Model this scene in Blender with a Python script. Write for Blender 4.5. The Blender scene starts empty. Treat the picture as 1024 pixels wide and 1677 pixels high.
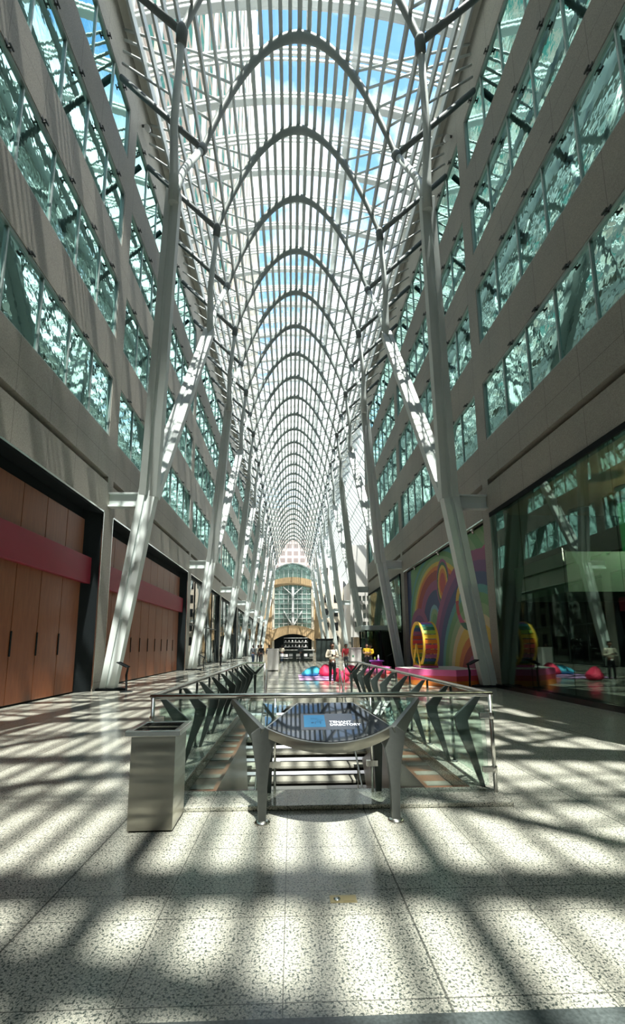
import bpy, bmesh, math, random
from mathutils import Vector, Matrix
random.seed(7)
C = bpy.context.scene.collection
PI = math.pi
BAY = 13.742
YT = 16.8            # depth of the first tree pair in view
S = BAY/8

# ------------------------------------------------------------------ materials
def new_mat(name):
    m = bpy.data.materials.new(name); m.use_nodes = True
    nt = m.node_tree; nt.nodes.clear()
    out = nt.nodes.new('ShaderNodeOutputMaterial')
    return m, nt, out
def N(nt, t, **kw):
    n = nt.nodes.new(t)
    for k, v in kw.items(): setattr(n, k, v)
    return n
def L(nt, a, b): nt.links.new(a, b)
def rgba(c): return (c[0], c[1], c[2], 1)
def pbr(name, col, rough=.5, metal=0, spec=.5, var=0, scale=20, bump=0, emit=None, es=0, coat=0):
    m, nt, out = new_mat(name)
    p = N(nt, 'ShaderNodeBsdfPrincipled')
    p.inputs['Roughness'].default_value = rough; p.inputs['Metallic'].default_value = metal
    p.inputs['Specular IOR Level'].default_value = spec
    p.inputs['Coat Weight'].default_value = coat
    tc = N(nt, 'ShaderNodeTexCoord'); nz = N(nt, 'ShaderNodeTexNoise')
    nz.inputs['Scale'].default_value = scale; nz.inputs['Detail'].default_value = 3
    L(nt, tc.outputs['Object'], nz.inputs['Vector'])
    r = N(nt, 'ShaderNodeValToRGB')
    r.color_ramp.elements[0].position = .3; r.color_ramp.elements[1].position = .7
    r.color_ramp.elements[0].color = rgba([max(0, c*(1-var)) for c in col])
    r.color_ramp.elements[1].color = rgba([c*(1+var) for c in col])
    L(nt, nz.outputs['Fac'], r.inputs['Fac']); L(nt, r.outputs['Color'], p.inputs['Base Color'])
    if bump:
        b = N(nt, 'ShaderNodeBump'); b.inputs['Strength'].default_value = bump
        L(nt, nz.outputs['Fac'], b.inputs['Height']); L(nt, b.outputs['Normal'], p.inputs['Normal'])
    if emit:
        p.inputs['Emission Color'].default_value = rgba(emit); p.inputs['Emission Strength'].default_value = es
    L(nt, p.outputs[0], out.inputs[0])
    return m
def math_(nt, op, a, b=None):
    n = N(nt, 'ShaderNodeMath', operation=op)
    for i, v in enumerate((a, b)):
        if v is None: continue
        if isinstance(v, (int, float)): n.inputs[i].default_value = v
        else: L(nt, v, n.inputs[i])
    return n.outputs[0]
def line(nt, coord, off, pitch, w):
    a = math_(nt, 'SUBTRACT', coord, off - w/2); a = math_(nt, 'DIVIDE', a, pitch)
    a = math_(nt, 'FRACT', a); return math_(nt, 'LESS_THAN', a, w/pitch)

def mat_floor():
    m, nt, out = new_mat('polished speckled granite')
    g = N(nt, 'ShaderNodeNewGeometry'); sp = N(nt, 'ShaderNodeSeparateXYZ'); L(nt, g.outputs['Position'], sp.inputs[0])
    def noise(scale, det, dist=0):
        z = N(nt, 'ShaderNodeTexNoise'); z.inputs['Scale'].default_value = scale
        z.inputs['Detail'].default_value = det; z.inputs['Distortion'].default_value = dist
        L(nt, g.outputs['Position'], z.inputs['Vector']); return z.outputs['Fac']
    n1 = noise(74, 2.5, .5); n2 = noise(110, 2, .3); n3 = noise(1.1, 2)
    r1 = N(nt, 'ShaderNodeValToRGB'); e = r1.color_ramp.elements
    e[0].position = .40; e[0].color = (.12, .145, .135, 1); e[1].position = .475; e[1].color = (.66, .66, .59, 1)
    L(nt, n1, r1.inputs['Fac'])
    r2 = N(nt, 'ShaderNodeValToRGB'); e = r2.color_ramp.elements
    e[0].position = .40; e[0].color = (.42, .45, .42, 1); e[1].position = .6; e[1].color = (1, .98, .94, 1)
    L(nt, n2, r2.inputs['Fac'])
    mx = N(nt, 'ShaderNodeMixRGB', blend_type='MULTIPLY'); mx.inputs[0].default_value = .8
    L(nt, r1.outputs[0], mx.inputs[1]); L(nt, r2.outputs[0], mx.inputs[2])
    jx = line(nt, sp.outputs[0], .34, .755, .006); jt = line(nt, sp.outputs[0], .34, 2.265, .012)
    jy = line(nt, sp.outputs[1], 2.83, .89, .006); jy2 = line(nt, sp.outputs[1], 3.09, .89, .006)
    j = math_(nt, 'MAXIMUM', math_(nt, 'MAXIMUM', jx, jt), math_(nt, 'MAXIMUM', jy, jy2))
    m2 = N(nt, 'ShaderNodeMixRGB'); m2.inputs[2].default_value = (.05, .055, .05, 1)
    L(nt, math_(nt, 'MULTIPLY', j, .75), m2.inputs[0]); L(nt, mx.outputs[0], m2.inputs[1])
    p = N(nt, 'ShaderNodeBsdfPrincipled'); L(nt, m2.outputs[0], p.inputs['Base Color'])
    rr = N(nt, 'ShaderNodeMapRange'); rr.inputs[3].default_value = .10; rr.inputs[4].default_value = .2
    L(nt, n3, rr.inputs[0]); L(nt, rr.outputs[0], p.inputs['Roughness'])
    p.inputs['Specular IOR Level'].default_value = .5
    L(nt, p.outputs[0], out.inputs[0]); return m

def mat_stone():
    m, nt, out = new_mat('flamed granite cladding')
    g = N(nt, 'ShaderNodeNewGeometry'); sp = N(nt, 'ShaderNodeSeparateXYZ'); L(nt, g.outputs['Position'], sp.inputs[0])
    z = N(nt, 'ShaderNodeTexNoise'); z.inputs['Scale'].default_value = 45; z.inputs['Detail'].default_value = 4
    L(nt, g.outputs['Position'], z.inputs['Vector'])
    z2 = N(nt, 'ShaderNodeTexNoise'); z2.inputs['Scale'].default_value = .35; L(nt, g.outputs['Position'], z2.inputs['Vector'])
    r = N(nt, 'ShaderNodeValToRGB'); e = r.color_ramp.elements
    e[0].position = .3; e[0].color = (.275, .268, .238, 1); e[1].position = .7; e[1].color = (.46, .447, .40, 1)
    L(nt, z.outputs['Fac'], r.inputs['Fac'])
    r2 = N(nt, 'ShaderNodeValToRGB'); e = r2.color_ramp.elements
    e[0].position = .35; e[0].color = (.88, .88, .88, 1); e[1].position = .65; e[1].color = (1.05, 1.03, 1, 1)
    L(nt, z2.outputs['Fac'], r2.inputs['Fac'])
    mx = N(nt, 'ShaderNodeMixRGB', blend_type='MULTIPLY'); mx.inputs[0].default_value = 1
    L(nt, r.outputs[0], mx.inputs[1]); L(nt, r2.outputs[0], mx.inputs[2])
    jy = line(nt, sp.outputs[1], YT+.4, BAY/8.5, .014); jz = line(nt, sp.outputs[2], 9.1, 8.8, .014)
    j = math_(nt, 'MULTIPLY', math_(nt, 'MAXIMUM', jy, jz), .7)
    m2 = N(nt, 'ShaderNodeMixRGB'); m2.inputs[2].default_value = (.06, .055, .05, 1)
    L(nt, j, m2.inputs[0]); L(nt, mx.outputs[0], m2.inputs[1])
    p = N(nt, 'ShaderNodeBsdfPrincipled'); L(nt, m2.outputs[0], p.inputs['Base Color']); p.inputs['Roughness'].default_value = .6
    L(nt, p.outputs[0], out.inputs[0]); return m

def mat_mirror_glass(name, tint, body, fac, wob, scale, rough=.02):
    """coated curtain-wall glass: tinted reflection over a dark body"""
    m, nt, out = new_mat(name)
    g = N(nt, 'ShaderNodeNewGeometry')
    z = N(nt, 'ShaderNodeTexNoise'); z.inputs['Scale'].default_value = scale; z.inputs['Detail'].default_value = 1
    L(nt, g.outputs['Position'], z.inputs['Vector'])
    b = N(nt, 'ShaderNodeBump'); b.inputs['Strength'].default_value = 1; b.inputs['Distance'].default_value = wob
    L(nt, z.outputs['Fac'], b.inputs['Height'])
    gl = N(nt, 'ShaderNodeBsdfGlossy'); gl.inputs['Color'].default_value = rgba(tint); gl.inputs['Roughness'].default_value = rough
    L(nt, b.outputs['Normal'], gl.inputs['Normal'])
    d = N(nt, 'ShaderNodeBsdfDiffuse'); d.inputs['Color'].default_value = rgba(body)
    mx = N(nt, 'ShaderNodeMixShader'); mx.inputs[0].default_value = fac
    L(nt, d.outputs[0], mx.inputs[1]); L(nt, gl.outputs[0], mx.inputs[2]); L(nt, mx.outputs[0], out.inputs[0])
    return m
def mat_clear(name, tint, refl, gtint=(1, 1, 1), rough=.0):
    """thin clear glass: straight transmission with a little mirror reflection"""
    m, nt, out = new_mat(name)
    t = N(nt, 'ShaderNodeBsdfTransparent'); t.inputs['Color'].default_value = rgba(tint)
    gl = N(nt, 'ShaderNodeBsdfGlossy'); gl.inputs['Color'].default_value = rgba(gtint); gl.inputs['Roughness'].default_value = rough
    f = N(nt, 'ShaderNodeLayerWeight'); f.inputs['Blend'].default_value = .25
    k = math_(nt, 'MULTIPLY', f.outputs['Fresnel'], refl)
    k = math_(nt, 'ADD', k, refl*.08); k = math_(nt, 'MINIMUM', k, .9)
    mx = N(nt, 'ShaderNodeMixShader'); L(nt, k, mx.inputs[0])
    L(nt, t.outputs[0], mx.inputs[1]); L(nt, gl.outputs[0], mx.inputs[2]); L(nt, mx.outputs[0], out.inputs[0])
    return m
def mat_grid(name, glass, stone, wy, py, wz, pz, axis='Y', rough=.25, spec=.8):
    """far facade: stone grid around glazing"""
    m, nt, out = new_mat(name)
    g = N(nt, 'ShaderNodeNewGeometry'); sp = N(nt, 'ShaderNodeSeparateXYZ'); L(nt, g.outputs['Position'], sp.inputs[0])
    a = line(nt, sp.outputs[1 if axis == 'Y' else 0], 0, py, wy); b = line(nt, sp.outputs[2], 0, pz, wz)
    j = math_(nt, 'MAXIMUM', a, b)
    mx = N(nt, 'ShaderNodeMixRGB'); mx.inputs[1].default_value = rgba(glass); mx.inputs[2].default_value = rgba(stone)
    L(nt, j, mx.inputs[0])
    p = N(nt, 'ShaderNodeBsdfPrincipled'); L(nt, mx.outputs[0], p.inputs['Base Color'])
    p.inputs['Roughness'].default_value = rough; p.inputs['Specular IOR Level'].default_value = spec
    L(nt, p.outputs[0], out.inputs[0]); return m
def mat_wood():
    m, nt, out = new_mat('oiled cherry wood panel')
    g = N(nt, 'ShaderNodeNewGeometry'); mp = N(nt, 'ShaderNodeMapping'); mp.inputs['Scale'].default_value = (3, 3, .35)
    L(nt, g.outputs['Position'], mp.inputs[0])
    z = N(nt, 'ShaderNodeTexNoise'); z.inputs['Scale'].default_value = 4; z.inputs['Detail'].default_value = 5; z.inputs['Distortion'].default_value = .8
    L(nt, mp.outputs[0], z.inputs['Vector'])
    r = N(nt, 'ShaderNodeValToRGB'); e = r.color_ramp.elements
    e[0].position = .25; e[0].color = (.20, .062, .025, 1); e[1].position = .8; e[1].color = (.285, .098, .040, 1)
    L(nt, z.outputs['Fac'], r.inputs['Fac'])
    p = N(nt, 'ShaderNodeBsdfPrincipled'); L(nt, r.outputs[0], p.inputs['Base Color']); p.inputs['Roughness'].default_value = .38
    L(nt, p.outputs[0], out.inputs[0]); return m
def mat_brushed():
    m, nt, out = new_mat('brushed stainless steel')
    g = N(nt, 'ShaderNodeTexCoord'); mp = N(nt, 'ShaderNodeMapping'); mp.inputs['Scale'].default_value = (.35, .35, 2.2)
    L(nt, g.outputs['Object'], mp.inputs[0])
    z = N(nt, 'ShaderNodeTexNoise'); z.inputs['Scale'].default_value = 4; z.inputs['Detail'].default_value = 1
    L(nt, mp.outputs[0], z.inputs['Vector'])
    b = N(nt, 'ShaderNodeBump'); b.inputs['Strength'].default_value = 1; b.inputs['Distance'].default_value = .02
    L(nt, z.outputs['Fac'], b.inputs['Height'])
    p = N(nt, 'ShaderNodeBsdfPrincipled'); p.inputs['Base Color'].default_value = (.52, .505, .445, 1)
    p.inputs['Metallic'].default_value = 1; p.inputs['Roughness'].default_value = .3
    L(nt, b.outputs['Normal'], p.inputs['Normal']); L(nt, p.outputs[0], out.inputs[0]); return m

M = dict(
 floor=mat_floor(), stone=mat_stone(), wood=mat_wood(), brushed=mat_brushed(),
 border=pbr('dark granite border', (.09, .11, .11), .22, var=.3, scale=60),
 steel=pbr('white painted steel', (.66, .735, .725), .38, var=.03, scale=2),
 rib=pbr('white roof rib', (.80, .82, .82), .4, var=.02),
 slat=pbr('pale grey roof slat', (.54, .595, .59), .45, var=.04, scale=1.5),
 strut=pbr('grey painted strut', (.20, .235, .24), .5, var=.05),
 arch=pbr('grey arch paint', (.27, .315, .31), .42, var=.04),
 soffit=pbr('pale gutter cladding', (.50, .49, .43), .5, var=.04, scale=3),
 dark=pbr('dark grey green bracket paint', (.035, .048, .046), .38, metal=.1, var=.1),
 legmet=pbr('bead blasted steel', (.135, .15, .145), .34, metal=.4, var=.06),
 chrome=pbr('polished stainless tube', (.82, .81, .78), .22, metal=1),
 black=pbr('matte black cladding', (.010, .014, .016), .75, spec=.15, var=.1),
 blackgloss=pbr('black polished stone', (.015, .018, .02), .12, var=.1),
 clip=pbr('black window anchor', (.02, .025, .025), .5),
 frame=pbr('grey window frame', (.38, .46, .45), .35, metal=.5),
 winglass=mat_mirror_glass('teal coated window glass', (.52, .82, .76), (.006, .035, .035), .85, .0016, 4.5),
 roofglass=mat_clear('clear roof glass', (.96, .985, .98), .25),
 guard=mat_clear('greenish guard glass', (.90, .97, .94), .32),
 shopglass=mat_clear('dark green shop glass', (.55, .64, .58), .42, gtint=(.88, .95, .92)),
 shopglassl=mat_clear('pale shop glass', (.62, .75, .72), 1.1),
 red=pbr('crimson banner vinyl', (.27, .012, .035), .45, var=.05, scale=2),
 brown=pbr('brown stair cladding', (.115, .058, .034), .35, var=.12, scale=4),
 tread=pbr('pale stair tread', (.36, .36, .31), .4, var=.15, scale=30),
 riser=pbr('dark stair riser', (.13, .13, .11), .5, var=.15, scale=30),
 dull=pbr('lower concourse stone', (.34, .33, .28), .3, var=.15, scale=12),
 screen=pbr('dark display glass', (.012, .016, .022), .03, spec=1.0),
 tan=pbr('tan limestone', (.48, .34, .19), .5, var=.12, scale=1.2),
 pale=pbr('pale limestone', (.66, .60, .50), .6, var=.06),
 cream=pbr('cream ceiling panel', (.60, .55, .44), .6, var=.05),
 greenpanel=pbr('glowing green wall', (.03, .33, .10), .4, emit=(.02, .4, .09), es=.25),  # faint glow put into the wall material so it looks lit
 mint=pbr('pale mint partition', (.34, .48, .42), .5),
 umber=pbr('brown shop ceiling', (.24, .15, .08), .6),
 tower=mat_grid('tower curtain wall', (.04, .14, .125), (.25, .21, .18), .75, 2.4, 1.4, 3.6, rough=.95, spec=.05),
 pinkgrid=mat_grid('pink stone office grid', (.23, .19, .18), (.74, .60, .53), .55, 2.0, .75, 2.2, axis='X'),
 endglass=mat_mirror_glass('end wall glazing', (.60, .85, .78), (.24, .36, .32), .5, .02, .6),
 white=pbr('white gloss panel', (.80, .80, .80), .3), offwhite=pbr('off white', (.62, .62, .6), .5),
 pink=pbr('hot pink gloss', (.85, .16, .42), .35), coral=pbr('coral red panel', (.78, .09, .10), .35),
 orange=pbr('orange panel', (.90, .28, .05), .35), yellow=pbr('yellow panel', (.92, .62, .05), .4),
 purple=pbr('purple table top', (.36, .10, .62), .35), magenta=pbr('magenta drum', (.75, .05, .32), .4),
 lime=pbr('lime panel', (.42, .62, .08), .4), forest=pbr('forest green panel', (.05, .25, .12), .4),
 navy=pbr('navy panel', (.05, .10, .26), .4), teal=pbr('teal panel', (.08, .42, .45), .4),
 mauve=pbr('mauve panel', (.38, .12, .24), .4), brick=pbr('brick red panel', (.50, .09, .05), .4),
 bagblue=pbr('sky blue bean bag fabric', (.06, .50, .72), .7, bump=.3, scale=8),
 bagred=pbr('crimson bean bag fabric', (.75, .03, .10), .7, bump=.3, scale=8),
 mat=pbr('lilac play mat', (.55, .32, .62), .6, var=.25, scale=3),
 brass=pbr('brushed brass plate', (.50, .42, .22), .35, metal=.7),
 wheelyel=pbr('yellow wheel rim', (.95, .62, .08), .4),
 skin_d=pbr('brown skin', (.20, .10, .065), .5), skin_l=pbr('light skin', (.52, .32, .23), .5),
 hair=pbr('black hair', (.012, .01, .01), .5, bump=.5, scale=60),
 hoodie=pbr('oatmeal hoodie', (.72, .66, .55), .85, bump=.3, scale=30), trouser=pbr('charcoal trousers', (.02, .024, .03), .8),
 tee=pbr('yellow t-shirt', (.90, .58, .03), .8), redvest=pbr('dark red top', (.30, .02, .03), .8),
 denim=pbr('blue denim', (.07, .12, .22), .8), greytop=pbr('grey jacket', (.10, .12, .14), .8), shoe=pbr('pale trainers', (.6, .6, .6), .6),
)

# ------------------------------------------------------------------ mesh building
class MB:
    def __init__(s): s.v = []; s.f = []; s.m = []; s.sm = []; s.cm = 0
    def add(s, vs, fs, smooth=False):
        o = len(s.v); s.v += [tuple(p) for p in vs]
        for f in fs: s.f.append([o+i for i in f]); s.m.append(s.cm); s.sm.append(smooth)
        return s
    def box(s, x0, x1, y0, y1, z0, z1):
        return s.add([(x, y, z) for x in (x0, x1) for y in (y0, y1) for z in (z0, z1)],
                     [(0, 1, 3, 2), (4, 6, 7, 5), (0, 4, 5, 1), (2, 3, 7, 6), (0, 2, 6, 4), (1, 5, 7, 3)])
    def beam(s, p, q, w, h, side=None, w2=None, h2=None, off=0, off2=None):
        """rectangular bar p->q; w across `side`, h the other way; tapers to w2,h2"""
        p = Vector(p); q = Vector(q); d = (q-p).normalized()
        sd = Vector(side) if side is not None else (Vector((0, 0, 1)) if abs(d.z) < .9 else Vector((0, 1, 0))).cross(d)
        sd = (sd - d*sd.dot(d)).normalized(); up = d.cross(sd)
        w2 = w if w2 is None else w2; h2 = h if h2 is None else h2; off2 = off if off2 is None else off2
        vs = []
        for c, ww, hh, oo in ((p, w, h, off), (q, w2, h2, off2)):
            for a, b in ((-1, -1), (1, -1), (1, 1), (-1, 1)): vs.append(c+sd*(a*ww/2+oo)+up*(b*hh/2))
        return s.add(vs, [(3, 2, 1, 0), (4, 5, 6, 7), (0, 1, 5, 4), (1, 2, 6, 5), (2, 3, 7, 6), (3, 0, 4, 7)])
    def tube(s, pts, r, n=10, caps=True):
        pts = [Vector(p) for p in pts]; k = len(pts)
        rs = r if isinstance(r, (list, tuple)) else [r]*k
        ref = None; vs = []
        for i, p in enumerate(pts):
            t = (pts[min(i+1, k-1)]-pts[max(i-1, 0)]).normalized()
            if ref is None:
                ref = Vector((0, 0, 1)) if abs(t.z) < .9 else Vector((1, 0, 0))
            ref = (ref - t*ref.dot(t)).normalized(); b = t.cross(ref)
            for j in range(n):
                a = 2*PI*j/n; vs.append(p+(ref*math.cos(a)+b*math.sin(a))*rs[i])
        fs = [(i*n+j, i*n+(j+1) % n, (i+1)*n+(j+1) % n, (i+1)*n+j) for i in range(k-1) for j in range(n)]
        s.add(vs, fs, True)
        if caps:
            o = len(s.v)-k*n
            s.f += [[o+j for j in range(n)][::-1], [o+(k-1)*n+j for j in range(n)]]; s.m += [s.cm]*2; s.sm += [False]*2
        return s
    def prism(s, poly, a0, a1, axis='x'):
        """polygon (2D) extruded along an axis: x->(y,z), y->(x,z), z->(x,y)"""
        n = len(poly)
        f = {'x': lambda u, v, a: (a, u, v), 'y': lambda u, v, a: (u, a, v), 'z': lambda u, v, a: (u, v, a)}[axis]
        vs = [f(u, v, a0) for u, v in poly]+[f(u, v, a1) for u, v in poly]
        fs = [list(range(n))[::-1], [n+i for i in range(n)]]+[(i, (i+1) % n, n+(i+1) % n, n+i) for i in range(n)]
        return s.add(vs, fs)
    def lathe(s, prof, c=(0, 0, 0), n=24):
        vs = [(c[0]+r*math.cos(2*PI*j/n), c[1]+r*math.sin(2*PI*j/n), c[2]+z) for r, z in prof for j in range(n)]
        fs = [(i*n+j, i*n+(j+1) % n, (i+1)*n+(j+1) % n, (i+1)*n+j) for i in range(len(prof)-1) for j in range(n)]
        return s.add(vs, fs, True)
    def obj(s, name, mat, parent=None, loc=None, bevel=0):
        me = bpy.data.meshes.new(name); me.from_pydata(s.v, [], s.f)
        for mm in (mat if isinstance(mat, (list, tuple)) else [mat]): me.materials.append(mm)
        me.polygons.foreach_set('material_index', s.m); me.polygons.foreach_set('use_smooth', s.sm)
        bm = bmesh.new(); bm.from_mesh(me); bmesh.ops.recalc_face_normals(bm, faces=bm.faces); bm.to_mesh(me); bm.free()
        me.update()
        o = bpy.data.objects.new(name, me); C.objects.link(o)
        if parent: o.parent = parent
        if loc: o.location = loc
        if bevel:
            b = o.modifiers.new('bevel', 'BEVEL'); b.width = bevel; b.segments = 2; b.limit_method = 'ANGLE'
        return o
def tag(o, label, cat, group=None, kind=None):
    o['label'] = label; o['category'] = cat
    if group: o['group'] = group
    if kind: o['kind'] = kind
    return o
def struct(o): o['kind'] = 'structure'; return o
def thing(name, label, cat, loc=(0, 0, 0), rz=0, group=None):
    o = bpy.data.objects.new(name, None); C.objects.link(o); o.location = loc; o.rotation_euler = (0, 0, rz)
    o.empty_display_size = .2
    return tag(o, label, cat, group)
def copy_tree(o, parent=None):
    c = o.copy(); C.objects.link(c)
    if parent is not None: c.parent = parent
    for ch in list(o.children): copy_tree(ch, c)
    return c
ORD = ['nearest', 'second', 'third', 'fourth', 'fifth', 'sixth', 'seventh', 'eighth', 'ninth', 'tenth', 'eleventh', 'twelfth',
       'thirteenth', 'fourteenth', 'fifteenth', 'sixteenth', 'seventeenth', 'eighteenth', 'nineteenth', 'twentieth']

# ------------------------------------------------------------------ camera
cx, CH, F = -.3743, 1.6, 700.03
x0, y0, pi_, ya, ro = 500.715, 954.066, .1478, .0334, -.0055
cam = bpy.data.cameras.new('camera'); co = bpy.data.objects.new('camera', cam); C.objects.link(co)
fwd = Vector((math.sin(ya)*math.cos(pi_), math.cos(ya)*math.cos(pi_), math.sin(pi_)))
r0 = Vector((math.cos(ya), -math.sin(ya), 0)); u0 = r0.cross(fwd)
rgt = r0*math.cos(ro)+u0*math.sin(ro); up = -r0*math.sin(ro)+u0*math.cos(ro)
co.matrix_world = Matrix(((rgt.x, up.x, -fwd.x, cx), (rgt.y, up.y, -fwd.y, 0), (rgt.z, up.z, -fwd.z, CH), (0, 0, 0, 1)))
cam.sensor_fit = 'HORIZONTAL'; cam.sensor_width = 36; cam.lens = F/1024*36
# the photo is an off-centre crop, so the optical axis is not the picture's middle
cam.shift_x = (512-x0)/1024; cam.shift_y = (y0-838.5)/1024
cam.clip_end = 1000; cam.clip_start = .05
bpy.context.scene.camera = co

# ------------------------------------------------------------------ floor, stairwell
OX0, OX1, OY0, OY1 = -1.62, 1.62, 4.98, 14.2
fl = MB()
fl.box(-9, OX0, 2.12, 125, -.4, 0).box(OX1, 30, 2.12, 125, -.4, 0).box(OX0, OX1, 2.12, OY0, -.4, 0).box(OX0, OX1, OY1, 125, -.4, 0)
struct(fl.obj('floor', M['floor']))
struct(MB().box(-9, 30, -13, 2.12, -.4, 0).obj('floor_border', M['border'])).name = 'trim_1'
# raised kerb round the well
k = MB()
k.box(-1.86, 1.86, 4.5, OY0, .001, .045).box(-1.88, OX0, OY0, OY1, .001, .045).box(OX1, 1.88, OY0, OY1, .001, .045)
k.box(OX0, OX1, OY0-.0, OY0+.02, -.5, .0)
kb = k.obj('trim_2', M['floor'], bevel=.008); struct(kb)
sw = MB()
sw.box(OX0-.3, OX0, OY0, 26, -6.2, -.4).box(OX1, OX1+.3, OY0, 26, -6.2, -.4).box(-5, 5, OY0-2, OY0-1.7, -6.2, -.4)
struct(sw.obj('trim_3', M['dull']))
struct(MB().box(-5, 5, OY0-1.7, 26, -6.5, -6.2).obj('trim_4', M['dull']))
st = thing('staircase', 'straight stone staircase in the floor opening, going down towards the camera', 'staircase', (0, 0, 0))
tr = MB(); ri = MB(); n = 24
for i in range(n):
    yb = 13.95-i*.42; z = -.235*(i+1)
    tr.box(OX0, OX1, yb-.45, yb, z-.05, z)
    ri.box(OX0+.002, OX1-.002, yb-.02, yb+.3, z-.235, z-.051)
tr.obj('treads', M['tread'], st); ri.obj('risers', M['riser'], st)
for sx, prof in ((-1, [(4.99, -.06), (8.5, -.06), (9.4, -1.75), (9.4, -5), (4.99, -5)]), (1, [(4.99, -.10), (7.9, -.12), (10.3, -.95), (9.5, -1.75), (9.5, -5), (4.99, -5)])):
    MB().prism(prof, sx*1.25, sx*1.30, 'x').obj('side_panel', M['brown'], st)
    MB().box(*sorted((sx*1.30, sx*1.615)), 4.99, 11, -.25, -.12).obj('ledge', M['brown'], st)
    q = MB()
    for t in range(9): q.box(*sorted((sx*1.305, sx*1.61)), 5.12+t*.42+.02*t, 5.28+t*.42+.02*t, -.121, -.112)
    q.obj('ledge_strips', M['riser'], st)
    h = MB(); xr_ = sx*1.16
    zz = lambda y: .86-(13.9-y)*.56
    h.tube([(xr_, 13.9, zz(13.9)-.9), (xr_, 13.9, zz(13.9)), (xr_, 5.4, zz(5.4))], .022)
    for t in range(6): y = 13.2-t*1.4; h.tube([(xr_, y, zz(y)), (xr_, y, zz(y)-.86)], .014, 8)
    h.obj('handrail', M['chrome'], st)

# ------------------------------------------------------------------ guard rail round the well
RX0, RX1, RY0, RY1 = -1.87, 1.82, 4.78, 14.25
def bracket(sgn):
    """boomerang shaped steel upright, foot on the kerb, knee leaning over the well (sgn=+1: right side)"""
    b = MB()
    prof = [(-.018, .045), (.022, .045), (-.06, .40), (-.12, .64), (-.135, .76), (.045, 1.045), (-.01, 1.045), (-.285, .80), (-.262, .66), (-.13, .35)]
    b.prism([(sgn*x, z) for x, z in prof], -.022, .022, 'y')
    return b
def post_mb():
    b = MB(); b.tube([(0, 0, .045), (0, 0, 1.04)], .019, 10); b.lathe([(.0, .046), (.045, .046), (.045, .06), (0, .06)]); return b
rail = thing('guard_rail', 'steel and glass guard rail round the stair opening, topped by a polished tube', 'railing', (0, 0, 0))
tb = MB()
tb.tube([(-1.25, RY1, 1.07), (RX0, RY1, 1.07), (RX0, RY0, 1.07), (RX1, RY0, 1.07), (RX1, RY1, 1.07), (1.35, RY1, 1.07)], .028, 12)
tb.obj('top_rail', M['chrome'], rail)
ys = [4.98+i*1.04 for i in range(9)]
for sgn, X in ((1, 1.76), (-1, -1.81)):
    b0 = bracket(sgn).obj('bracket', M['dark'], rail, (X, ys[0], 0), .004)
    p0 = post_mb().obj('post', M['dark'], rail, (X+sgn*.075, ys[0]+1.04, 0))
    for i, y in enumerate(ys):
        if i:
            c = b0.copy(); C.objects.link(c); c.location = (X, y, 0)
        if i > 1:
            c = p0.copy(); C.objects.link(c); c.location = (X+sgn*.075, y, 0)
        if i < 8:
            g = MB(); g.box(X+sgn*.03-.006, X+sgn*.03+.006, y+.03, y+1.01, .12, .93); g.obj('glass_panel', M['guard'], rail)
for X in (RX0+.01, RX1-.01, -1.25, 1.35):
    yy = RY0 if abs(X) > 1.5 else RY1
    p = MB(); p.tube([(X, yy, .0), (X, yy, 1.06)], .021, 12); p.lathe([(0, .0), (.05, .0), (.05, .014), (0, .014)], (X, yy, 0)); p.obj('corner_post', M['chrome'], rail)
for X in (RX0+.01, RX1-.01):
    s_ = 1 if X < 0 else -1
    for z in (.28, .84):
        c = MB(); c.box(min(X+s_*.02, X+s_*.13), max(X+s_*.02, X+s_*.13), RY0-.02, RY0+.02, z-.03, z+.03); c.tube([(X, RY0, z-.035), (X, RY0, z+.035)], .03, 12)
        c.obj('glass_clamp', M['chrome'], rail, None, .004)
for a, b in ((RX0+.08, -.70), (.66, RX1-.08)):
    g = MB(); g.box(a, b, RY0-.006, RY0+.006, .12, .95); g.obj('glass_panel', M['guard'], rail)
for sx in (-1, 1):      # returns at the far end, carried by a steel fork
    a, b = (1.35 if sx > 0 else -1.25), (RX1 if sx > 0 else RX0)
    mid = (a+b)/2
    w = MB()
    w.beam((mid, RY1, .70), (mid, RY1, .045), .10, .03, (1, 0, 0), .05); w.beam((mid, RY1, .72), (a, RY1, 1.04), .09, .03, (0, 0, 1), .035)
    w.beam((mid, RY1, .72), (b, RY1, 1.04), .09, .03, (0, 0, 1), .035)
    w.obj('fork', M['dark'], rail)
    g = MB(); g.box(min(a, b)+.05, max(a, b)-.05, RY1+.03, RY1+.042, .1, .95); g.obj('glass_panel', M['guard'], rail)

# ------------------------------------------------------------------ directory console in front of the rail
dc = thing('directory_console', 'lens shaped tenant directory console on two forked steel legs at the front rail', 'directory console', (0, 0, 0))
def pz(y): return .842+.34*(y-4.2)
cxm = -.02
arc = []
for i in range(25):
    t = -1+2*i/24; arc.append((cxm+.605*t, 4.2-.27*(1-t*t)))
outline = arc+[(cxm+.30, 4.68), (cxm-.30, 4.68)]
def lens(scale, zoff, name, mat, thick, parent):
    b = MB(); n = len(outline); c = (cxm, 4.28)
    pts = [(c[0]+(x-c[0])*scale, c[1]+(y-c[1])*scale) for x, y in outline]
    b.add([(x, y, pz(y)+zoff) for x, y in pts]+[(x, y, pz(y)+zoff-thick) for x, y in pts],
          [list(range(n)), [n+i for i in range(n)][::-1]]+[(i, n+i, n+(i+1) % n, (i+1) % n) for i in range(n)])
    return b.obj(name, mat, parent)
lens(1.0, 0, 'housing', M['brushed'], .085, dc)
sc_ = lens(.955, .006, 'screen', M['screen'], .008, dc)
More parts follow.
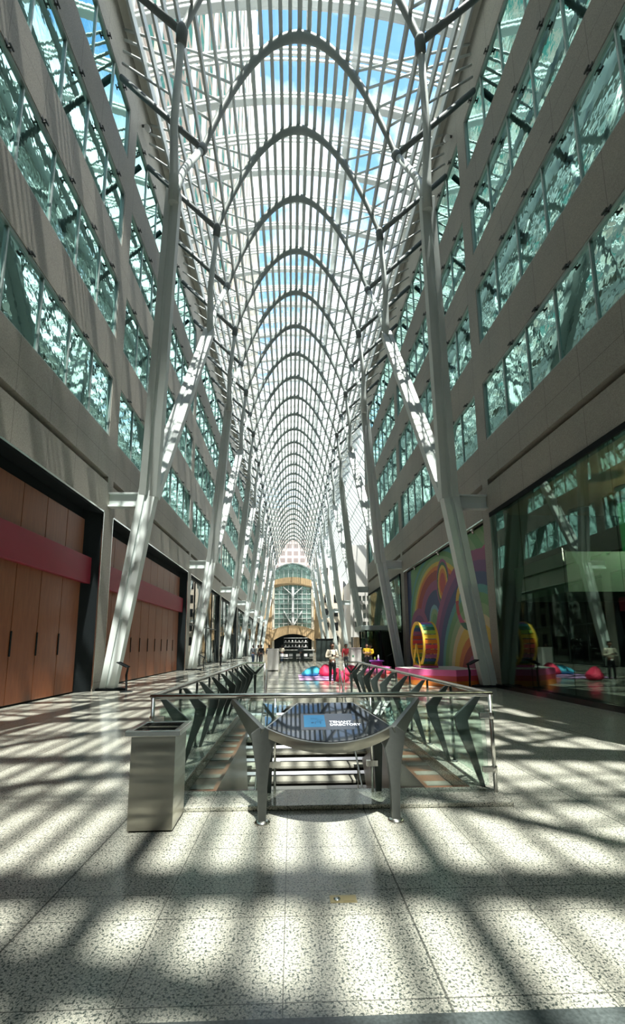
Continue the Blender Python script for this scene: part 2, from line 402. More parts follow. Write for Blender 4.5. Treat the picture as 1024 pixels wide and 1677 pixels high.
def plane_quad(x0_, x1_, ya_, yb_, zo, mat, name, parent):
    b = MB(); b.add([(x0_, ya_, pz(ya_)+zo), (x1_, ya_, pz(ya_)+zo), (x1_, yb_, pz(yb_)+zo), (x0_, yb_, pz(yb_)+zo)], [(0, 1, 2, 3)])
    b.add([(x0_, ya_, pz(ya_)+zo-.001), (x1_, ya_, pz(ya_)+zo-.001), (x1_, yb_, pz(yb_)+zo-.001), (x0_, yb_, pz(yb_)+zo-.001)], [(3, 2, 1, 0)])
    return b.obj(name, mat, parent)
disp = pbr('lit display panel', (.02, .022, .026), .15, emit=(.05, .06, .072), es=1)
dblue = pbr('lit blue map', (.01, .06, .1), .15, emit=(.015, .12, .24), es=1)
dline = pbr('lit map lines', (.01, .03, .05), .15, emit=(.008, .05, .10), es=1)
dtext = pbr('lit white lettering', (.5, .5, .5), .3, emit=(.8, .85, .9), es=1)
plane_quad(-.285, .225, 4.14, 4.43, .0075, disp, 'display', sc_)
plane_quad(-.255, -.05, 4.185, 4.405, .0085, dblue, 'map', sc_)
ml = MB()
for (a, b, c, d) in [(-.185, -.16, 4.25, 4.27), (-.15, -.08, 4.27, 4.276), (-.15, -.144, 4.235, 4.27), (-.10, -.094, 4.235, 4.29), (-.13, -.07, 4.30, 4.306), (-.19, -.12, 4.33, 4.336)]:
    ml.add([(a, c, pz(c)+.0095), (b, c, pz(c)+.0095), (b, d, pz(d)+.0095), (a, d, pz(d)+.0095)], [(0, 1, 2, 3)])
ml.obj('map_lines', dline, sc_)
def text(s, size, x, y, zo, mat, parent, name):
    cu = bpy.data.curves.new(name, 'FONT'); cu.body = s; cu.size = size; cu.offset = size*.02
    t = bpy.data.objects.new(name, cu); C.objects.link(t)
    dg = bpy.context.evaluated_depsgraph_get(); me = bpy.data.meshes.new_from_object(t.evaluated_get(dg))
    bpy.data.objects.remove(t)
    o = bpy.data.objects.new(name, me); C.objects.link(o); me.materials.append(mat); o.parent = parent
    o.location = (x, y, pz(y)+zo); o.rotation_euler = (math.atan(.34), 0, 0); return o
text('TENANT', .054, -.01, 4.255, .0095, dtext, sc_, 'lettering')
text('DIRECTORY', .054, -.01, 4.205, .0095, dtext, sc_, 'lettering')
for sx, X in ((-1, -.645), (1, .59)):
    lg = MB()
    # leg: waisted foot widening to the knee, then one arm back and out to the rail
    prof = [(-.036, .0), (.036, .0), (.046, .30), (.062, .50), (.095, .66), (.135, .735), (.10, .80), (.02, .848), (-.03, .848), (-.11, .79), (-.09, .66), (-.062, .50), (-.045, .30)]
    lg.prism([(X-sx*u, z) for u, z in prof], 4.17, 4.24, 'y')
    lg.obj('leg', M['legmet'], dc, None, .006)
    am = MB(); am.beam((X+sx*.01, 4.2, .735), (sx*1.0, 4.77, 1.02), .225, .05, (0, 0, 1), .05, .04); am.obj('arm', M['legmet'], dc)
    ft = MB(); ft.lathe([(0, .001), (.075, .001), (.075, .012), (.05, .028), (0, .03)], (X, 4.205, 0)); ft.obj('foot_plate', M['chrome'], dc)
    wg = MB()
    pts = [(X-sx*.02, 4.2), (sx*.96, 4.72), (sx*.34+cxm, 4.70)]
    wg.add([(x, y, pz(y)+.012) for x, y in pts]+[(x, y, pz(y)+.002) for x, y in pts], [(0, 1, 2), (5, 4, 3), (0, 3, 4, 1), (1, 4, 5, 2), (2, 5, 3, 0)])
    wg.obj('side_shelf', M['guard'], dc)
    rp = MB(); rp.beam((X-sx*.02, 4.90, .045), (X-sx*.02, 4.88, .98), .06, .05, (1, 0, 0), .14, .05); rp.obj('rear_leg', M['dark'], dc)
    rp = MB(); rp.tube([(X-sx*.09, 4.86, .045), (X-sx*.09, 4.86, 1.03)], .014, 10); rp.obj('rear_post', M['chrome'], dc)
    for z in (.34,):
        c = MB(); c.box(X-sx*.09-.06, X-sx*.09+.06, 4.84, 4.88, z-.03, z+.03); c.obj('clamp', M['chrome'], dc)

# ------------------------------------------------------------------ litter bin
bn = thing('litter_bin', 'square brushed steel litter bin with an open framed top beside the directory console', 'litter bin', (-1.62, 4.27, 0), .02)
b = MB()
for q in ((-.195, .195, -.22, -.205), (-.195, .195, .205, .22), (-.195, -.18, -.205, .205), (.18, .195, -.205, .205)): b.box(*q, .015, .81)
b.obj('body', M['brushed'], bn)
MB().box(-.18, .18, -.20, .20, .0, .02).obj('plinth', M['black'], bn)
rm = MB()
for a in ((-.245, .245, -.27, -.21), (-.245, .245, .21, .27), (-.245, -.18, -.21, .21), (.18, .245, -.21, .21)): rm.box(a[0], a[1], a[2], a[3], .81, .86)
rm.obj('rim', M['chrome'], bn, None, .008)
q = MB()
for a in ((-.178, .178, -.203, -.19), (-.178, .178, .19, .203), (-.178, -.165, -.19, .19), (.165, .178, -.19, .19)): q.box(*a, .3, .80)
q.box(-.178, .178, -.203, .203, .28, .3); q.obj('liner', M['black'], bn)
# brass socket cover in the floor
sk = thing('floor_socket', 'small brass socket cover set in the granite floor', 'floor socket', (-.045, 2.99, 0), .0)
MB().box(-.085, .085, -.04, .04, -.002, .003).obj('plate', M['brass'], sk)
MB().lathe([(0, .004), (.022, .004), (.022, .0055), (0, .0055)], (-.04, 0, 0)).obj('round_lid', M['chrome'], sk)
MB().box(.0, .07, -.028, .028, .003, .0045).obj('flap', M['brass'], sk)

# ------------------------------------------------------------------ side walls
ROWS = [(10.0, 12.55), (14.35, 17.0), (18.75, 21.4), (23.25, 25.85)]
ZO, ZTOP = 6.88, 28.6
XF = 7.7
def build_wall(name, sx, nb0, nb1):
    w = MB()
    def bx(xa, xb, y0_, y1_, z0_, z1_):
        a, b = sorted((sx*xa, sx*xb)); w.box(a, b, y0_, y1_, z0_, z1_)
    ya_, yb_ = YT+BAY*(nb0-1), YT+BAY*nb1
    zs = [ZO]+[z for r in ROWS for z in r]+[ZTOP]
    bands = [(8.35, zs[1])]+[(zs[2*i], zs[2*i+1]) for i in range(1, 5)]
    bx(XF, XF+.5, ya_-.4, yb_+.4, ZO, 8.1)
    for z0_, z1_ in bands: bx(XF, XF+.5, ya_-.4, yb_+.4, z0_, z1_)
    bx(XF+.3, XF+.5, ya_-.4, yb_+.4, 8.1, 8.35)
    for i in range(nb0-1, nb1+1):
        y = YT+BAY*i
        bx(XF, XF+.5, y-.4, y+.4, 0, ZO)
        bx(XF, XF+.299, y-.25, y+.25, 8.1, 8.35)
        for z0_, z1_ in ROWS: bx(XF, XF+.5, y-.4, y+.4, z0_, z1_)
    return struct(w.obj(name, M['stone']))
build_wall('wall_left', -1, -1, 7)
build_wall('wall_right', 1, -1, 2)
# strip windows: frame, mullions, clips and one pane sheet per window
win_n = [0]
NP = 8; WL = BAY-.8
def window(sx, detail):
    root = bpy.data.objects.new('window', None); root['kind'] = 'structure'
    C.objects.link(root)
    H = 2.56
    fr = MB(); x = 0; xi = .10
    def bx(mb, xa, xb, a, b, c, d): lo, hi = sorted((sx*xa, sx*xb)); mb.box(lo, hi, a, b, c, d)
    for a, b, c, d in ((0, WL, 0, .05), (0, WL, H-.05, H), (0, .05, 0, H), (WL-.05, WL, 0, H)): bx(fr, .02, xi+.03, a, b, c, d)
    fr.obj('frame', M['frame'], root)
    pn = MB()
    for i in range(NP):
        a, b = .05+i*(WL-.1)/NP, .05+(i+1)*(WL-.1)/NP
        t1, t2 = random.uniform(-.006, .006), random.uniform(-.009, .009)
        pn.add([(sx*(xi+t1), a, .05), (sx*(xi-t1+t2), b, .05), (sx*(xi-t1), b, H-.05), (sx*(xi+t1-t2), a, H-.05)], [(0, 1, 2, 3)])
    bx(pn, xi+.03, xi+.05, .03, WL-.03, .03, H-.03)
    pn.obj('pane', M['winglass'], root)
    def mul(): m_ = MB(); bx(m_, .05, xi+.02, -.025, .025, .05, H-.05); return m_
    def clp():
        m_ = MB(); bx(m_, -.10, .03, -.02, .02, H-.06, H-.02); bx(m_, -.12, -.08, -.09, .09, H-.055, H-.015); bx(m_, -.02, .0, -.12, .12, H-.03, H+.05); return m_
    if detail:
        m0 = mul().obj('mullion', M['frame'], root, (0, .05+(WL-.1)/NP, 0)); c0 = clp().obj('anchor', M['clip'], root, (0, .05+.5*(WL-.1)/NP, 0))
        for i in range(1, NP):
            if i > 1: c = m0.copy(); C.objects.link(c); c.location.y = .05+i*(WL-.1)/NP
            c = c0.copy(); C.objects.link(c); c.location.y = .05+(i+.5)*(WL-.1)/NP
    else:
        mm = MB(); cc = MB()
        for i in range(NP):
            q = mul() if i else None
            if q: mm.add([(a, b+.05+i*(WL-.1)/NP, c) for a, b, c in q.v], q.f)
            q = clp(); cc.add([(a, b+.05+(i+.5)*(WL-.1)/NP, c) for a, b, c in q.v], q.f)
        mm.obj('mullions', M['frame'], root); cc.obj('anchors', M['clip'], root)
    return root
def name_win(o):
    win_n[0] += 1; o.name = 'window_%d' % win_n[0]
for sx, bays in ((-1, range(-1, 8)), (1, range(-1, 3))):
    pd = window(sx, True); pf = window(sx, False); used = {id(pd): 0, id(pf): 0}
    for bI in bays:
        for (z0_, z1_) in ROWS:
            src = pd if bI in (0, 1) else pf
            o = src if not used[id(src)] else copy_tree(src)
            used[id(src)] = 1
            o.location = (sx*XF, YT+BAY*(bI-1)+.4, z0_); o.scale = (1, 1, (z1_-z0_)/2.56); name_win(o)
# gutter soffit at the wall heads
for sx, y1_, nm in ((-1, 113, 'trim_5'), (1, 113, 'trim_6')):
    g = MB(); a, b = sorted((sx*7.15, sx*8.4)); g.box(a, b, -11, y1_, ZTOP, ZTOP+.5)
    a, b = sorted((sx*7.15, sx*7.25)); g.box(a, b, -11, y1_, ZTOP-.5, ZTOP)
    struct(g.obj(nm, M['soffit']))
# floodlights under the gutter
for sx, side in ((-1, 'left'), (1, 'right')):
    for i in range(0, 3):
        y = YT+.9+BAY*i
        f = thing('floodlight', 'small black floodlight clamped high on the %s wall, %s from the front' % (side, ORD[i]), 'floodlight', (sx*7.56, y, 26.9), 0, 'floodlights under the gutters')
        MB().box(-.14, .14, -.04, .04, -.04, .04).obj('bracket', M['clip'], f)
        q = MB(); q.tube([(-sx*.15, -.12, -.25), (-sx*.15, .12, -.05)], [.14, .11], 12); q.obj('lamp_head', M['offwhite'], f)
        q = MB(); q.tube([(-sx*.15, .12, -.05), (-sx*.15, .26, .06)], [.12, .07], 12); q.obj('housing', M['clip'], f)

# ------------------------------------------------------------------ the steel trees
XB, XK, ZK = 7.30, 6.12, 8.0
XN, ZN, XJ, ZJ = 4.62, 17.9, 4.05, 22.14
def hbeam(b, p, q, w, w2, d, d2):
    p = Vector(p); q = Vector(q); dr = (q-p).normalized(); Y = Vector((0, 1, 0)); side = dr.cross(Y).normalized()
    b.beam(p, q, w*.40, d, side, w2*.40, d2, off=-w*.30, off2=-w2*.30)
    b.beam(p, q, w*.40, d, side, w2*.40, d2, off=w*.30, off2=w2*.30)
    b.beam(p, q, w*.24, d*.62, side, w2*.24, d2*.62)
def make_tree(sx):
    root = bpy.data.objects.new('steel_tree', None); C.objects.link(root); root.empty_display_size = .3
    X = lambda x: sx*(x-XB)
    b = MB(); hbeam(b, (0, 0, .02), (X(XK), 0, ZK), .56, .68, .34, .46); b.obj('trunk', M['steel'], root, None, .012)
    b = MB(); b.lathe([(0, 0), (.62, 0), (.62, .05), (.5, .075), (0, .075)], (sx*-.05, 0, 0), 28)
    b.v = [(x, y*.55, z) for x, y, z in b.v]; b.obj('base_plate', M['black'], root)
    b = MB(); a, c = sorted((X(XF), X(6.46)))
    b.box(a, c, -.14, .14, 7.69, 7.75).box(a, c, -.14, .14, 7.16, 7.22).box(a, c, -.03, .03, 7.22, 7.69); b.obj('tie_beam', M['steel'], root)
    yn = 2*S
    for s1 in (-1, 1):
        b = MB(); hbeam(b, (X(XK), s1*.05, ZK-.35), (X(XN), s1*yn, ZN), .72, .50, .38, .30); b.obj('stem', M['steel'], root, None, .012)
        for s2 in (-1, 1):
            yj = s1*yn+s2*S
            m_ = (X(XN-.12), s1*yn+s2*S*.42, ZN+1.9)
            b = MB(); b.tube([(X(XN), s1*yn, ZN-.5), (X(XN-.03), s1*yn+s2*S*.1, ZN+.5), m_, (X(XJ), yj, ZJ)], [.19, .17, .14, .12], 12)
            br = b.obj('branch', M['steel'], root)
            b = MB(); dv = (Vector((X(XJ), yj, ZJ))-Vector(m_)).normalized(); e = Vector((X(XJ), yj, ZJ))
            b.tube([e-dv*.38, e-dv*.33, e+dv*.05, e+dv*.18], [.13, .175, .19, .11], 16); b.obj('collar', M['strut'], br)
            b = MB(); b.tube([(X(XJ+.1), yj, ZJ+.05), (X(XF-.1), yj, ZJ+3.45)], .12, 10); b.obj('strut', M['strut'], root)
            for z_, zg in ((23.3, 26.35), (24.3, 27.0), (25.3, 27.6), (26.2, 28.15)):
                b = MB(); b.tube([(X(XJ*math.sqrt(1-(z_-ZJ)/6.03)), yj, z_+.15), (X(XF-.1), yj, zg)], .05, 6)
                b.obj('slim_strut', M['slat'], root)
    return root
side_n = {-1: 'left', 1: 'right'}
for sx in (-1, 1):
    proto = make_tree(sx)
    for i in range(-2, 7):
        o = proto if i == -2 else copy_tree(proto)
        o.location = (sx*XB, YT+BAY*i, 0)
        side = side_n[sx]
        if i < 0: lb = 'white branching steel tree on the %s side, %s behind the camera' % (side, 'first' if i == -1 else 'second')
        else: lb = 'white branching steel tree on the %s side, %s one seen from the front' % (side, ORD[i])
        tag(o, lb, 'steel column', 'branching steel trees along the hall')

# ------------------------------------------------------------------ arches
def za(x): return ZJ+6.03*(1-(x/XJ)**2)
NSL = 17
def slat_profile():
    out = []
    for i in range(10):
        x = i*.415; out.append((x, za(x)+.30, 1, 0))
    return out
SL = slat_profile()
def make_arch():
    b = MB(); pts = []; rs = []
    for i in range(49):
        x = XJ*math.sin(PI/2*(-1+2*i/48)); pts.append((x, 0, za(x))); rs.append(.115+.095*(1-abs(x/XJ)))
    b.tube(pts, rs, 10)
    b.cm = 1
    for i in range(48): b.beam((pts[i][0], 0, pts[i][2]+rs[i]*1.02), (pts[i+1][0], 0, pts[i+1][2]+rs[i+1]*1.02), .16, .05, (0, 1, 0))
    for x, z, tx, tz in SL:
        for s in ((1, -1) if x > 0 else (1,)):
            n_ = Vector((-s*tz, 0, tx)) if tx else Vector((0, 0, 1)); n_ = n_ if n_.z > 0 else -n_
            p = Vector((s*x, 0, z-.1)); b.box(p.x-.05, p.x+.05, -.07, .07, p.z-.22, p.z)
    return b
mats_arch = [M['arch']]
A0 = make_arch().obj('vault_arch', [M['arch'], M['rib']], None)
idx = 0
for i in range(-8, 29):
    y = YT+S*(2*i+1)
    if y < -11 or y > 105.5: continue
    o = A0 if idx == 0 else A0.copy()
    if idx: C.objects.link(o)
    o.location = (0, y, 0)
    n_vis = idx
    idx += 1
    vis = i+2
    if vis < 0: lb = 'slender parabolic steel arch under the glass roof, %s one behind the camera\'s view' % ORD[-vis-1]
    else: lb = 'slender parabolic steel arch under the glass roof, number %d counted away from the camera' % (vis+1)
    tag(o, lb, 'arch', 'parabolic arches of the vault')

# ------------------------------------------------------------------ roof
ROOF0, ROOF1 = -11.0, 113.0
def zr(x): return 30.15-1.45*(x/7.4)**2
g = MB(); nx = 24
for i in range(nx+1):
    x = -7.4+14.8*i/nx; g.v += [(x, ROOF0, zr(x)+.22), (x, ROOF1, zr(x)+.22)]
for i in range(nx): g.f.append([2*i, 2*i+1, 2*i+3, 2*i+2]); g.m.append(0); g.sm.append(True)
ceil = g.obj('ceiling', M['roofglass']); struct(ceil)
def make_rib(big):
    b = MB(); prev = None
    for i in range(33):
        x = -7.35+14.7*i/32; p = (x, 0, zr(x))
        if prev:
            if big: b.beam(prev, p, .22, .30, (0, 1, 0)); 
            else: b.beam(prev, p, .10, .16, (0, 1, 0)); 
            for dy in (-.20, .20): b.beam((prev[0], dy, prev[2]-.02), (p[0], dy, p[2]-.02), .08, .10, (0, 1, 0))
        prev = p
    return b
rb = [make_rib(True).obj('roof_rib', M['rib'], ceil), make_rib(False).obj('roof_rib', M['rib'], ceil)]
first = [True, True]
i = 0
y = YT-15*S-S
kk = 0
yy = YT-16*S
j = 0
while yy < 112.5:
    if yy > ROOF0+.2:
        t = 0 if j % 2 else 1
        o = rb[t] if first[t] else rb[t].copy()
        if not first[t]: C.objects.link(o)
        first[t] = False; o.location = (0, yy, 0)
    j += 1; yy += S
# longitudinal slats following the vault, then the side bays up to the gutters
def make_slat(x, z, tx, tz, w, d):
    b = MB(); n_ = Vector((-tz, 0, tx)); b.beam((x, ROOF0, z), (x, ROOF1, z), w, d, (tx, 0, tz)); return b
for x, z, tx, tz in SL:
    for s in ((1, -1) if x > 0 else (1,)):
        w = .165 if x > 0 else .20
        make_slat(s*x, z, tx, s*tz, w if x < 2.2 else .10, .30 if x < 2.2 else .30+.10*(x-2)).obj('roof_slat', M['slat'], ceil)
for k2 in range(5):
    x = XJ+.26+k2*.56; z = ZJ+.9+(x-XJ)*1.15
    for s in (1, -1): make_slat(s*x, z, 1, 0, .09, .52).obj('roof_slat', M['slat'], ceil)
for X, w, nm in ((2.77, .27, 'walkway_rail'), (.47, .25, 'shadow_bar')):  # second bar is added, unseen, to cast a shadow band on the floor
    b = MB(); b.box(X-w/2, X+w/2, ROOF0, ROOF1, zr(X)+.35, zr(X)+.62); b.obj(nm, M['offwhite'], ceil)

# ------------------------------------------------------------------ ground floor bays, left
def yb(b): return YT+BAY*(b-1)+.4, YT+BAY*b-.4
for bI, (a, c) in [(i, yb(i)) for i in range(-1, 8)]:
    # black reveal, head strip and back
    rv = MB(); rv.box(-9.2, -8.2, a, c, 6.35, ZO).box(-8.21, -7.72, a+.001, c-.001, ZO-.14, ZO-.001)
    rv.prism([(-8.2, c-.66), (-7.72, c-.001), (-8.9, c-.001), (-8.9, c-.66)], 0, ZO-.14, 'z')
    rv.box(-9.2, -8.2, a-.3, a+.12, 0, ZO)
    struct(rv.obj('trim_%d' % (20+bI), M['black']))
    hs = MB(); hs.box(-7.74, -7.69, a, c, ZO-.06, ZO+.001).box(-7.74, -7.69, a, a+.05, 0, ZO).box(-7.74, -7.69, c-.05, c, 0, ZO)
    struct(hs.obj('trim_%d' % (30+bI), M['chrome']))
for bI in (-1, 0, 1):
    a, c = yb(bI)
    where = {-1: 'behind the camera', 0: 'in the nearest left bay', 1: 'in the second left bay'}[bI]
    w = thing('folding_shutter', 'tall reddish brown wooden folding shutter closing the bay %s' % {-1: 'left of the camera', 0: 'nearest on the left', 1: 'beyond the first left tree'}[bI], 'shutter', (-8.1, a, 0), 0, 'wooden shutters')
    y = .12; wdt = 1.21; i = 0; Y1 = c-a-.66
    nb = int(round((Y1-y)/wdt)); wdt = (Y1-y)/nb
    p0 = MB().box(-.06, .0, .012, wdt-.012, .06, 4.42).obj('lower_panel', M['wood'], w, (0, y, 0), .006)
    p1 = MB().box(-.06, .0, .012, wdt-.012, 4.45, 6.34).obj('upper_panel', M['wood'], w, (0, y, 0), .006)
    h0 = MB().box(0, .03, -.03, .03, 1.36, 2.06).obj('handle', M['black'], w, (0, y+wdt, 0), .01)
    for i in range(1, nb):
        for q in (p0, p1): d = q.copy(); C.objects.link(d); d.location.y = y+i*wdt
        if i < nb-1: d = h0.copy(); C.objects.link(d); d.location.y = y+(i+1)*wdt
    MB().box(-.10, -.06, 0, c-a-.66, 0, 6.35).obj('backing', M['black'], w)
    bn_ = MB().box(-8.09, -7.93, a+.1, c-.25, 3.95, 4.95).obj('banner_board', M['red'], None, None, .01)
    tag(bn_, 'plain crimson board across the wooden shutter %s' % where, 'banner', 'crimson boards on the shutters')
for bI in range(2, 8):
    a, c = yb(bI)
    w = thing('shopfront', 'tall glazed shopfront in the left wall, %s bay from the front' % ORD[bI], 'shopfront', (-7.95, a, 0), 0, 'left shopfronts')
    L_ = c-a-.66
    fr = MB()
    for i in range(6): fr.box(-.06, .06, .1+i*(L_-.2)/5-.04, .1+i*(L_-.2)/5+.04, 0, 6.7)
    fr.box(-.06, .06, .1, L_, 6.62, 6.72).box(-.06, .06, .1, L_, 3.2, 3.3).box(-.06, .06, .1, L_, 0, .12); fr.obj('frame', M['dark'], w)
    MB().box(-.01, .01, .14, L_-.04, .12, 6.62).obj('glazing', M['shopglassl'], w)
    rm_ = MB(); rm_.box(-5, -4.9, .1, L_, 0, 6.7); rm_.box(-5, -.3, .1, .2, 0, 6.7); rm_.box(-5, -.3, L_-.1, L_, 0, 6.7); rm_.obj('interior', M['cream'] if bI == 2 else M['offwhite'], w)
    MB().box(-5, -.1, .1, L_, 6.7, 6.8).obj('interior_ceiling', M['umber'], w)
    MB().box(-3.2, -2.4, 2, L_-2, 0, 1.1).obj('interior_counter', M['blackgloss'], w)
struct(MB().box(-14, -8.9, YT+BAY-5, 125, -.4, 0).obj('trim_40', M['blackgloss']))
struct(MB().box(-9.3, -9.15, -12, 30, 0, 9).obj('trim_41', M['black']))

# ------------------------------------------------------------------ ground floor bays, right
for bI in (-1, 0, 2):
    a, c = yb(bI)
    w = thing('glass_shopfront', {-1: 'dark green glass shopfront to the right of the camera', 0: 'tall dark green glass shopfront filling the nearest right bay', 2: 'dark glass shopfront beyond the rainbow mural'}[bI], 'shopfront', (7.62, a, 0), 0, 'right shopfronts')
    L_ = c-a
    pw = L_/6
    for i in range(6): MB().box(-.012, .012, i*pw+.006, (i+1)*pw-.006, .16, 6.7).obj('glass_panel', M['shopglass'], w)
    MB().box(-.22, .10, .001, L_-.001, .0, .15).obj('plinth', M['blackgloss'], w)
    MB().box(-.03, .2, .001, L_-.001, 6.7, ZO-.002).obj('head_frame', M['black'], w)
    q = MB(); q.box(.02, .5, L_-.55, L_-.001, 0, 6.7).box(.02, .5, .001, .3, 0, 6.7); q.obj('jambs', M['black'], w)
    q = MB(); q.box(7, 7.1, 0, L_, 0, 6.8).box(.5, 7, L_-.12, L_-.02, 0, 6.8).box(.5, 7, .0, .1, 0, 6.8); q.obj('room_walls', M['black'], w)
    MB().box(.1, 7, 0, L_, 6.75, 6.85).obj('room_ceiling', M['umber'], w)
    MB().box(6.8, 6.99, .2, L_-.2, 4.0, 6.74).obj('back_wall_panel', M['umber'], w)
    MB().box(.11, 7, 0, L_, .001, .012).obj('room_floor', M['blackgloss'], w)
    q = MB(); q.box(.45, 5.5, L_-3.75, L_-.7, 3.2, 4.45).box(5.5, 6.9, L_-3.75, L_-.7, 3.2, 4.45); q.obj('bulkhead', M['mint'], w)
    la = bpy.data.lights.new('shop_fill', 'POINT'); la.energy = 230 if bI == 0 else 120; la.shadow_soft_size = .3; la.color = (1, .85, .66)  # unseen fill lights added to brighten the room behind the glass
    for yl in (.25, .62): lo_ = bpy.data.objects.new('shop_fill', la); C.objects.link(lo_); lo_.parent = w; lo_.location = (3.4, L_*yl, 5.4)
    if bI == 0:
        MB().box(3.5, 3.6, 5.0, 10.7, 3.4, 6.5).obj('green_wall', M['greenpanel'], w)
    q = MB()
    for i in range(5): q.tube([(2.2, 2+i*2.2, 6.3), (2.2, 2+i*2.2, 6.34)], .35, 20)
    q.obj('ceiling_roses', M['dark'], w)
    q = MB()
    for i in range(4): q.box(4.5, 4.62, 2.0+i*2.4, 3.9+i*2.4, 0, 2.3)
    q.obj('partition', M['dark'], w)
    for j_, t in enumerate((a, c)):
        pass
for bI in (0, 1, 2):
    a, c = yb(bI)
    hs = MB(); hs.box(7.69, 7.74, a, c, ZO-.06, ZO+.001); struct(hs.obj('trim_%d' % (50+bI), M['chrome']))
# mural
a, c = yb(1)
GREENS = ['forest', 'lime', 'forest']
PAL = {k: pbr('mural '+k, v, .5) for k, v in dict(dkgreen=(.05, .16, .10), green=(.15, .34, .15), ltgreen=(.26, .42, .22), teal=(.10, .33, .33), sky=(.20, .42, .50), navy=(.06, .09, .20),
      purple=(.17, .08, .20), mauve=(.30, .10, .20), pink=(.48, .10, .20), red=(.46, .08, .07), brick=(.34, .07, .06), orange=(.62, .22, .06), yellow=(.66, .50, .10), cream=(.60, .55, .33)).items()}
PK = list(PAL)
def ring(s, t, cs, ct, rx, ry, bands):
    """nested arches: bands = [(outer radius fraction, colour)] outermost first; None outside"""
    q = math.hypot((s-cs)/rx, (t-ct)/ry)
    col = None
    for r, cname in bands:
        if q < r: col = cname
    return col
def mural(s, t):
    # lower-left small mauve arch
    if t < 3.0:
        pass
    col = ring(s, t, 2.4, 2.4, 2.0, 1.6, [(1, 'mauve'), (.72, 'purple'), (.5, 'navy')]) if t > 1.0 else ('navy' if t < .6 else 'purple')
    if s < 4.4 and col and (math.hypot((s-2.4)/2.0, (t-2.4)/1.6) < 1): return col
    # yellow-cored big rainbow, lower right
    q = math.hypot((s-11.0)/1.0, (t+.3)/1.0*.98)
    if q < 6.1:
        for r, cname in ((.9, 'pink'), (1.5, 'mauve'), (1.95, 'brick'), (2.35, 'orange'), (2.9, 'yellow'), (3.3, 'cream'), (3.75, 'ltgreen'), (4.2, 'green'), (4.55, 'teal'), (5.1, 'navy'), (5.6, 'purple'), (6.1, 'mauve')):
            if q < r:
                # hook shaped ribbon curling over the bands
                h = math.hypot((s-10.4)/1.55, (t-3.6)/1.3)
                if .78 < h < 1.02 and s < 11.2 and not (s > 9.9 and t > 3.7):
                    return 'yellow' if t > 3.8 else 'red' if t > 3.1 else 'pink' if t > 2.7 else 'dkgreen'
                return cname
    # right edge loops
    if s > 10.2:
        q = math.hypot((s-12.9)/2.6, (t-2.4)/3.4)
        for r, cname in ((.42, 'cream'), (.55, 'ltgreen'), (.66, 'green'), (.76, 'sky'), (.86, 'navy'), (.95, 'purple'), (1.05, 'pink')):
            if q < r: return cname
        return 'green' if (s+t) % 1.3 > .6 else 'ltgreen'
    # central loop with red core above
    h = math.hypot((s-7.1)/1.0, (t-5.0)/1.35)
    if h < 1:
        return 'red' if h < .42 else 'orange' if h < .6 else 'yellow' if h < .74 else 'dkgreen' if h < .88 else 'mauve'
    # small blue green bird-like arch
    q = math.hypot((s-5.5)/.95, (t-2.9)/1.05)
    if q < 1 and t > 2.0: return 'sky' if q > .78 else 'ltgreen' if q > .5 else 'green'
    # tall rainbow at left
    q = math.hypot((s-5.9)/5.2, (t-3.0)/3.9)
    for r, cname in ((.46, 'navy'), (.60, 'mauve'), (.74, 'brick'), (.80, 'orange'), (.86, 'yellow'), (.93, 'ltgreen'), (1.0, 'green'), (1.06, 'teal')):
        if q < r: return cname
    return 'navy' if s < 1 else ('dkgreen' if q > 1.3 else 'green')
ny, nz = 330, 180; mu = MB(); LW = c-a
for i in range(ny+1):
    for j in range(nz+1): mu.v.append((0, -i*LW/ny, .04+j*6.72/nz))
for i in range(ny):
    for j in range(nz):
        s_, t_ = (i+.5)*LW/ny, .04+(j+.5)*6.72/nz
        cn = mural(s_, t_) or 'green'
        o_ = i*(nz+1)+j; mu.f.append([o_, o_+1, o_+nz+2, o_+nz+1]); mu.m.append(PK.index(cn)); mu.sm.append(False)
mo = thing('mural_wall', 'wall sized mural of swirling rainbow arches filling the second right bay', 'mural', (7.95, c, 0))
mu.obj('artwork', [PAL[k] for k in PK], mo)
MB().box(.01, .12, -LW, 0, 0, ZO-.002).obj('panel', M['black'], mo)
for q in range(3):
    sp_ = thing('spotlight', 'small silver spotlight above the mural, %s from the camera' % ORD[q], 'spotlight', (7.74, a+1.2+q*4.6, 6.70), 0, 'spotlights over the mural')
    MB().tube([(0, 0, 0), (.1, .06, -.12)], [.05, .07], 12).obj('lamp_head', M['chrome'], sp_); MB().box(-.05, .05, -.12, .12, .0, .05).obj('track', M['chrome'], sp_)

# ------------------------------------------------------------------ entrance vestibule on the right
ve = thing('entrance_vestibule', 'dark glass entrance vestibule with a flat canopy beyond the second right tree', 'vestibule', (6.2, 33.4, 0))
MB().box(-1.4, 1.1, -1.7, 1.7, 2.75, 3.1).obj('canopy', M['frame'], ve, None, .02)
q = MB()
for x in (-1.0, 0.1, 1.1):
    for y in (-1.4, 1.4): q.box(x-.06, x+.06, y-.06, y+.06, 0, 2.75)
q.obj('posts', M['black'], ve)
q = MB(); q.box(-.98, 1.08, -1.41, -1.39, .1, 2.7).box(-.98, 1.08, 1.39, 1.41, .1, 2.7).box(-1.01, -.99, -1.4, 1.4, .1, 2.7); q.obj('glazing', M['shopglass'], ve)
MB().box(.1, 1.1, -1.3, 1.3, 0, 2.6).obj('inner_door', M['black'], ve)

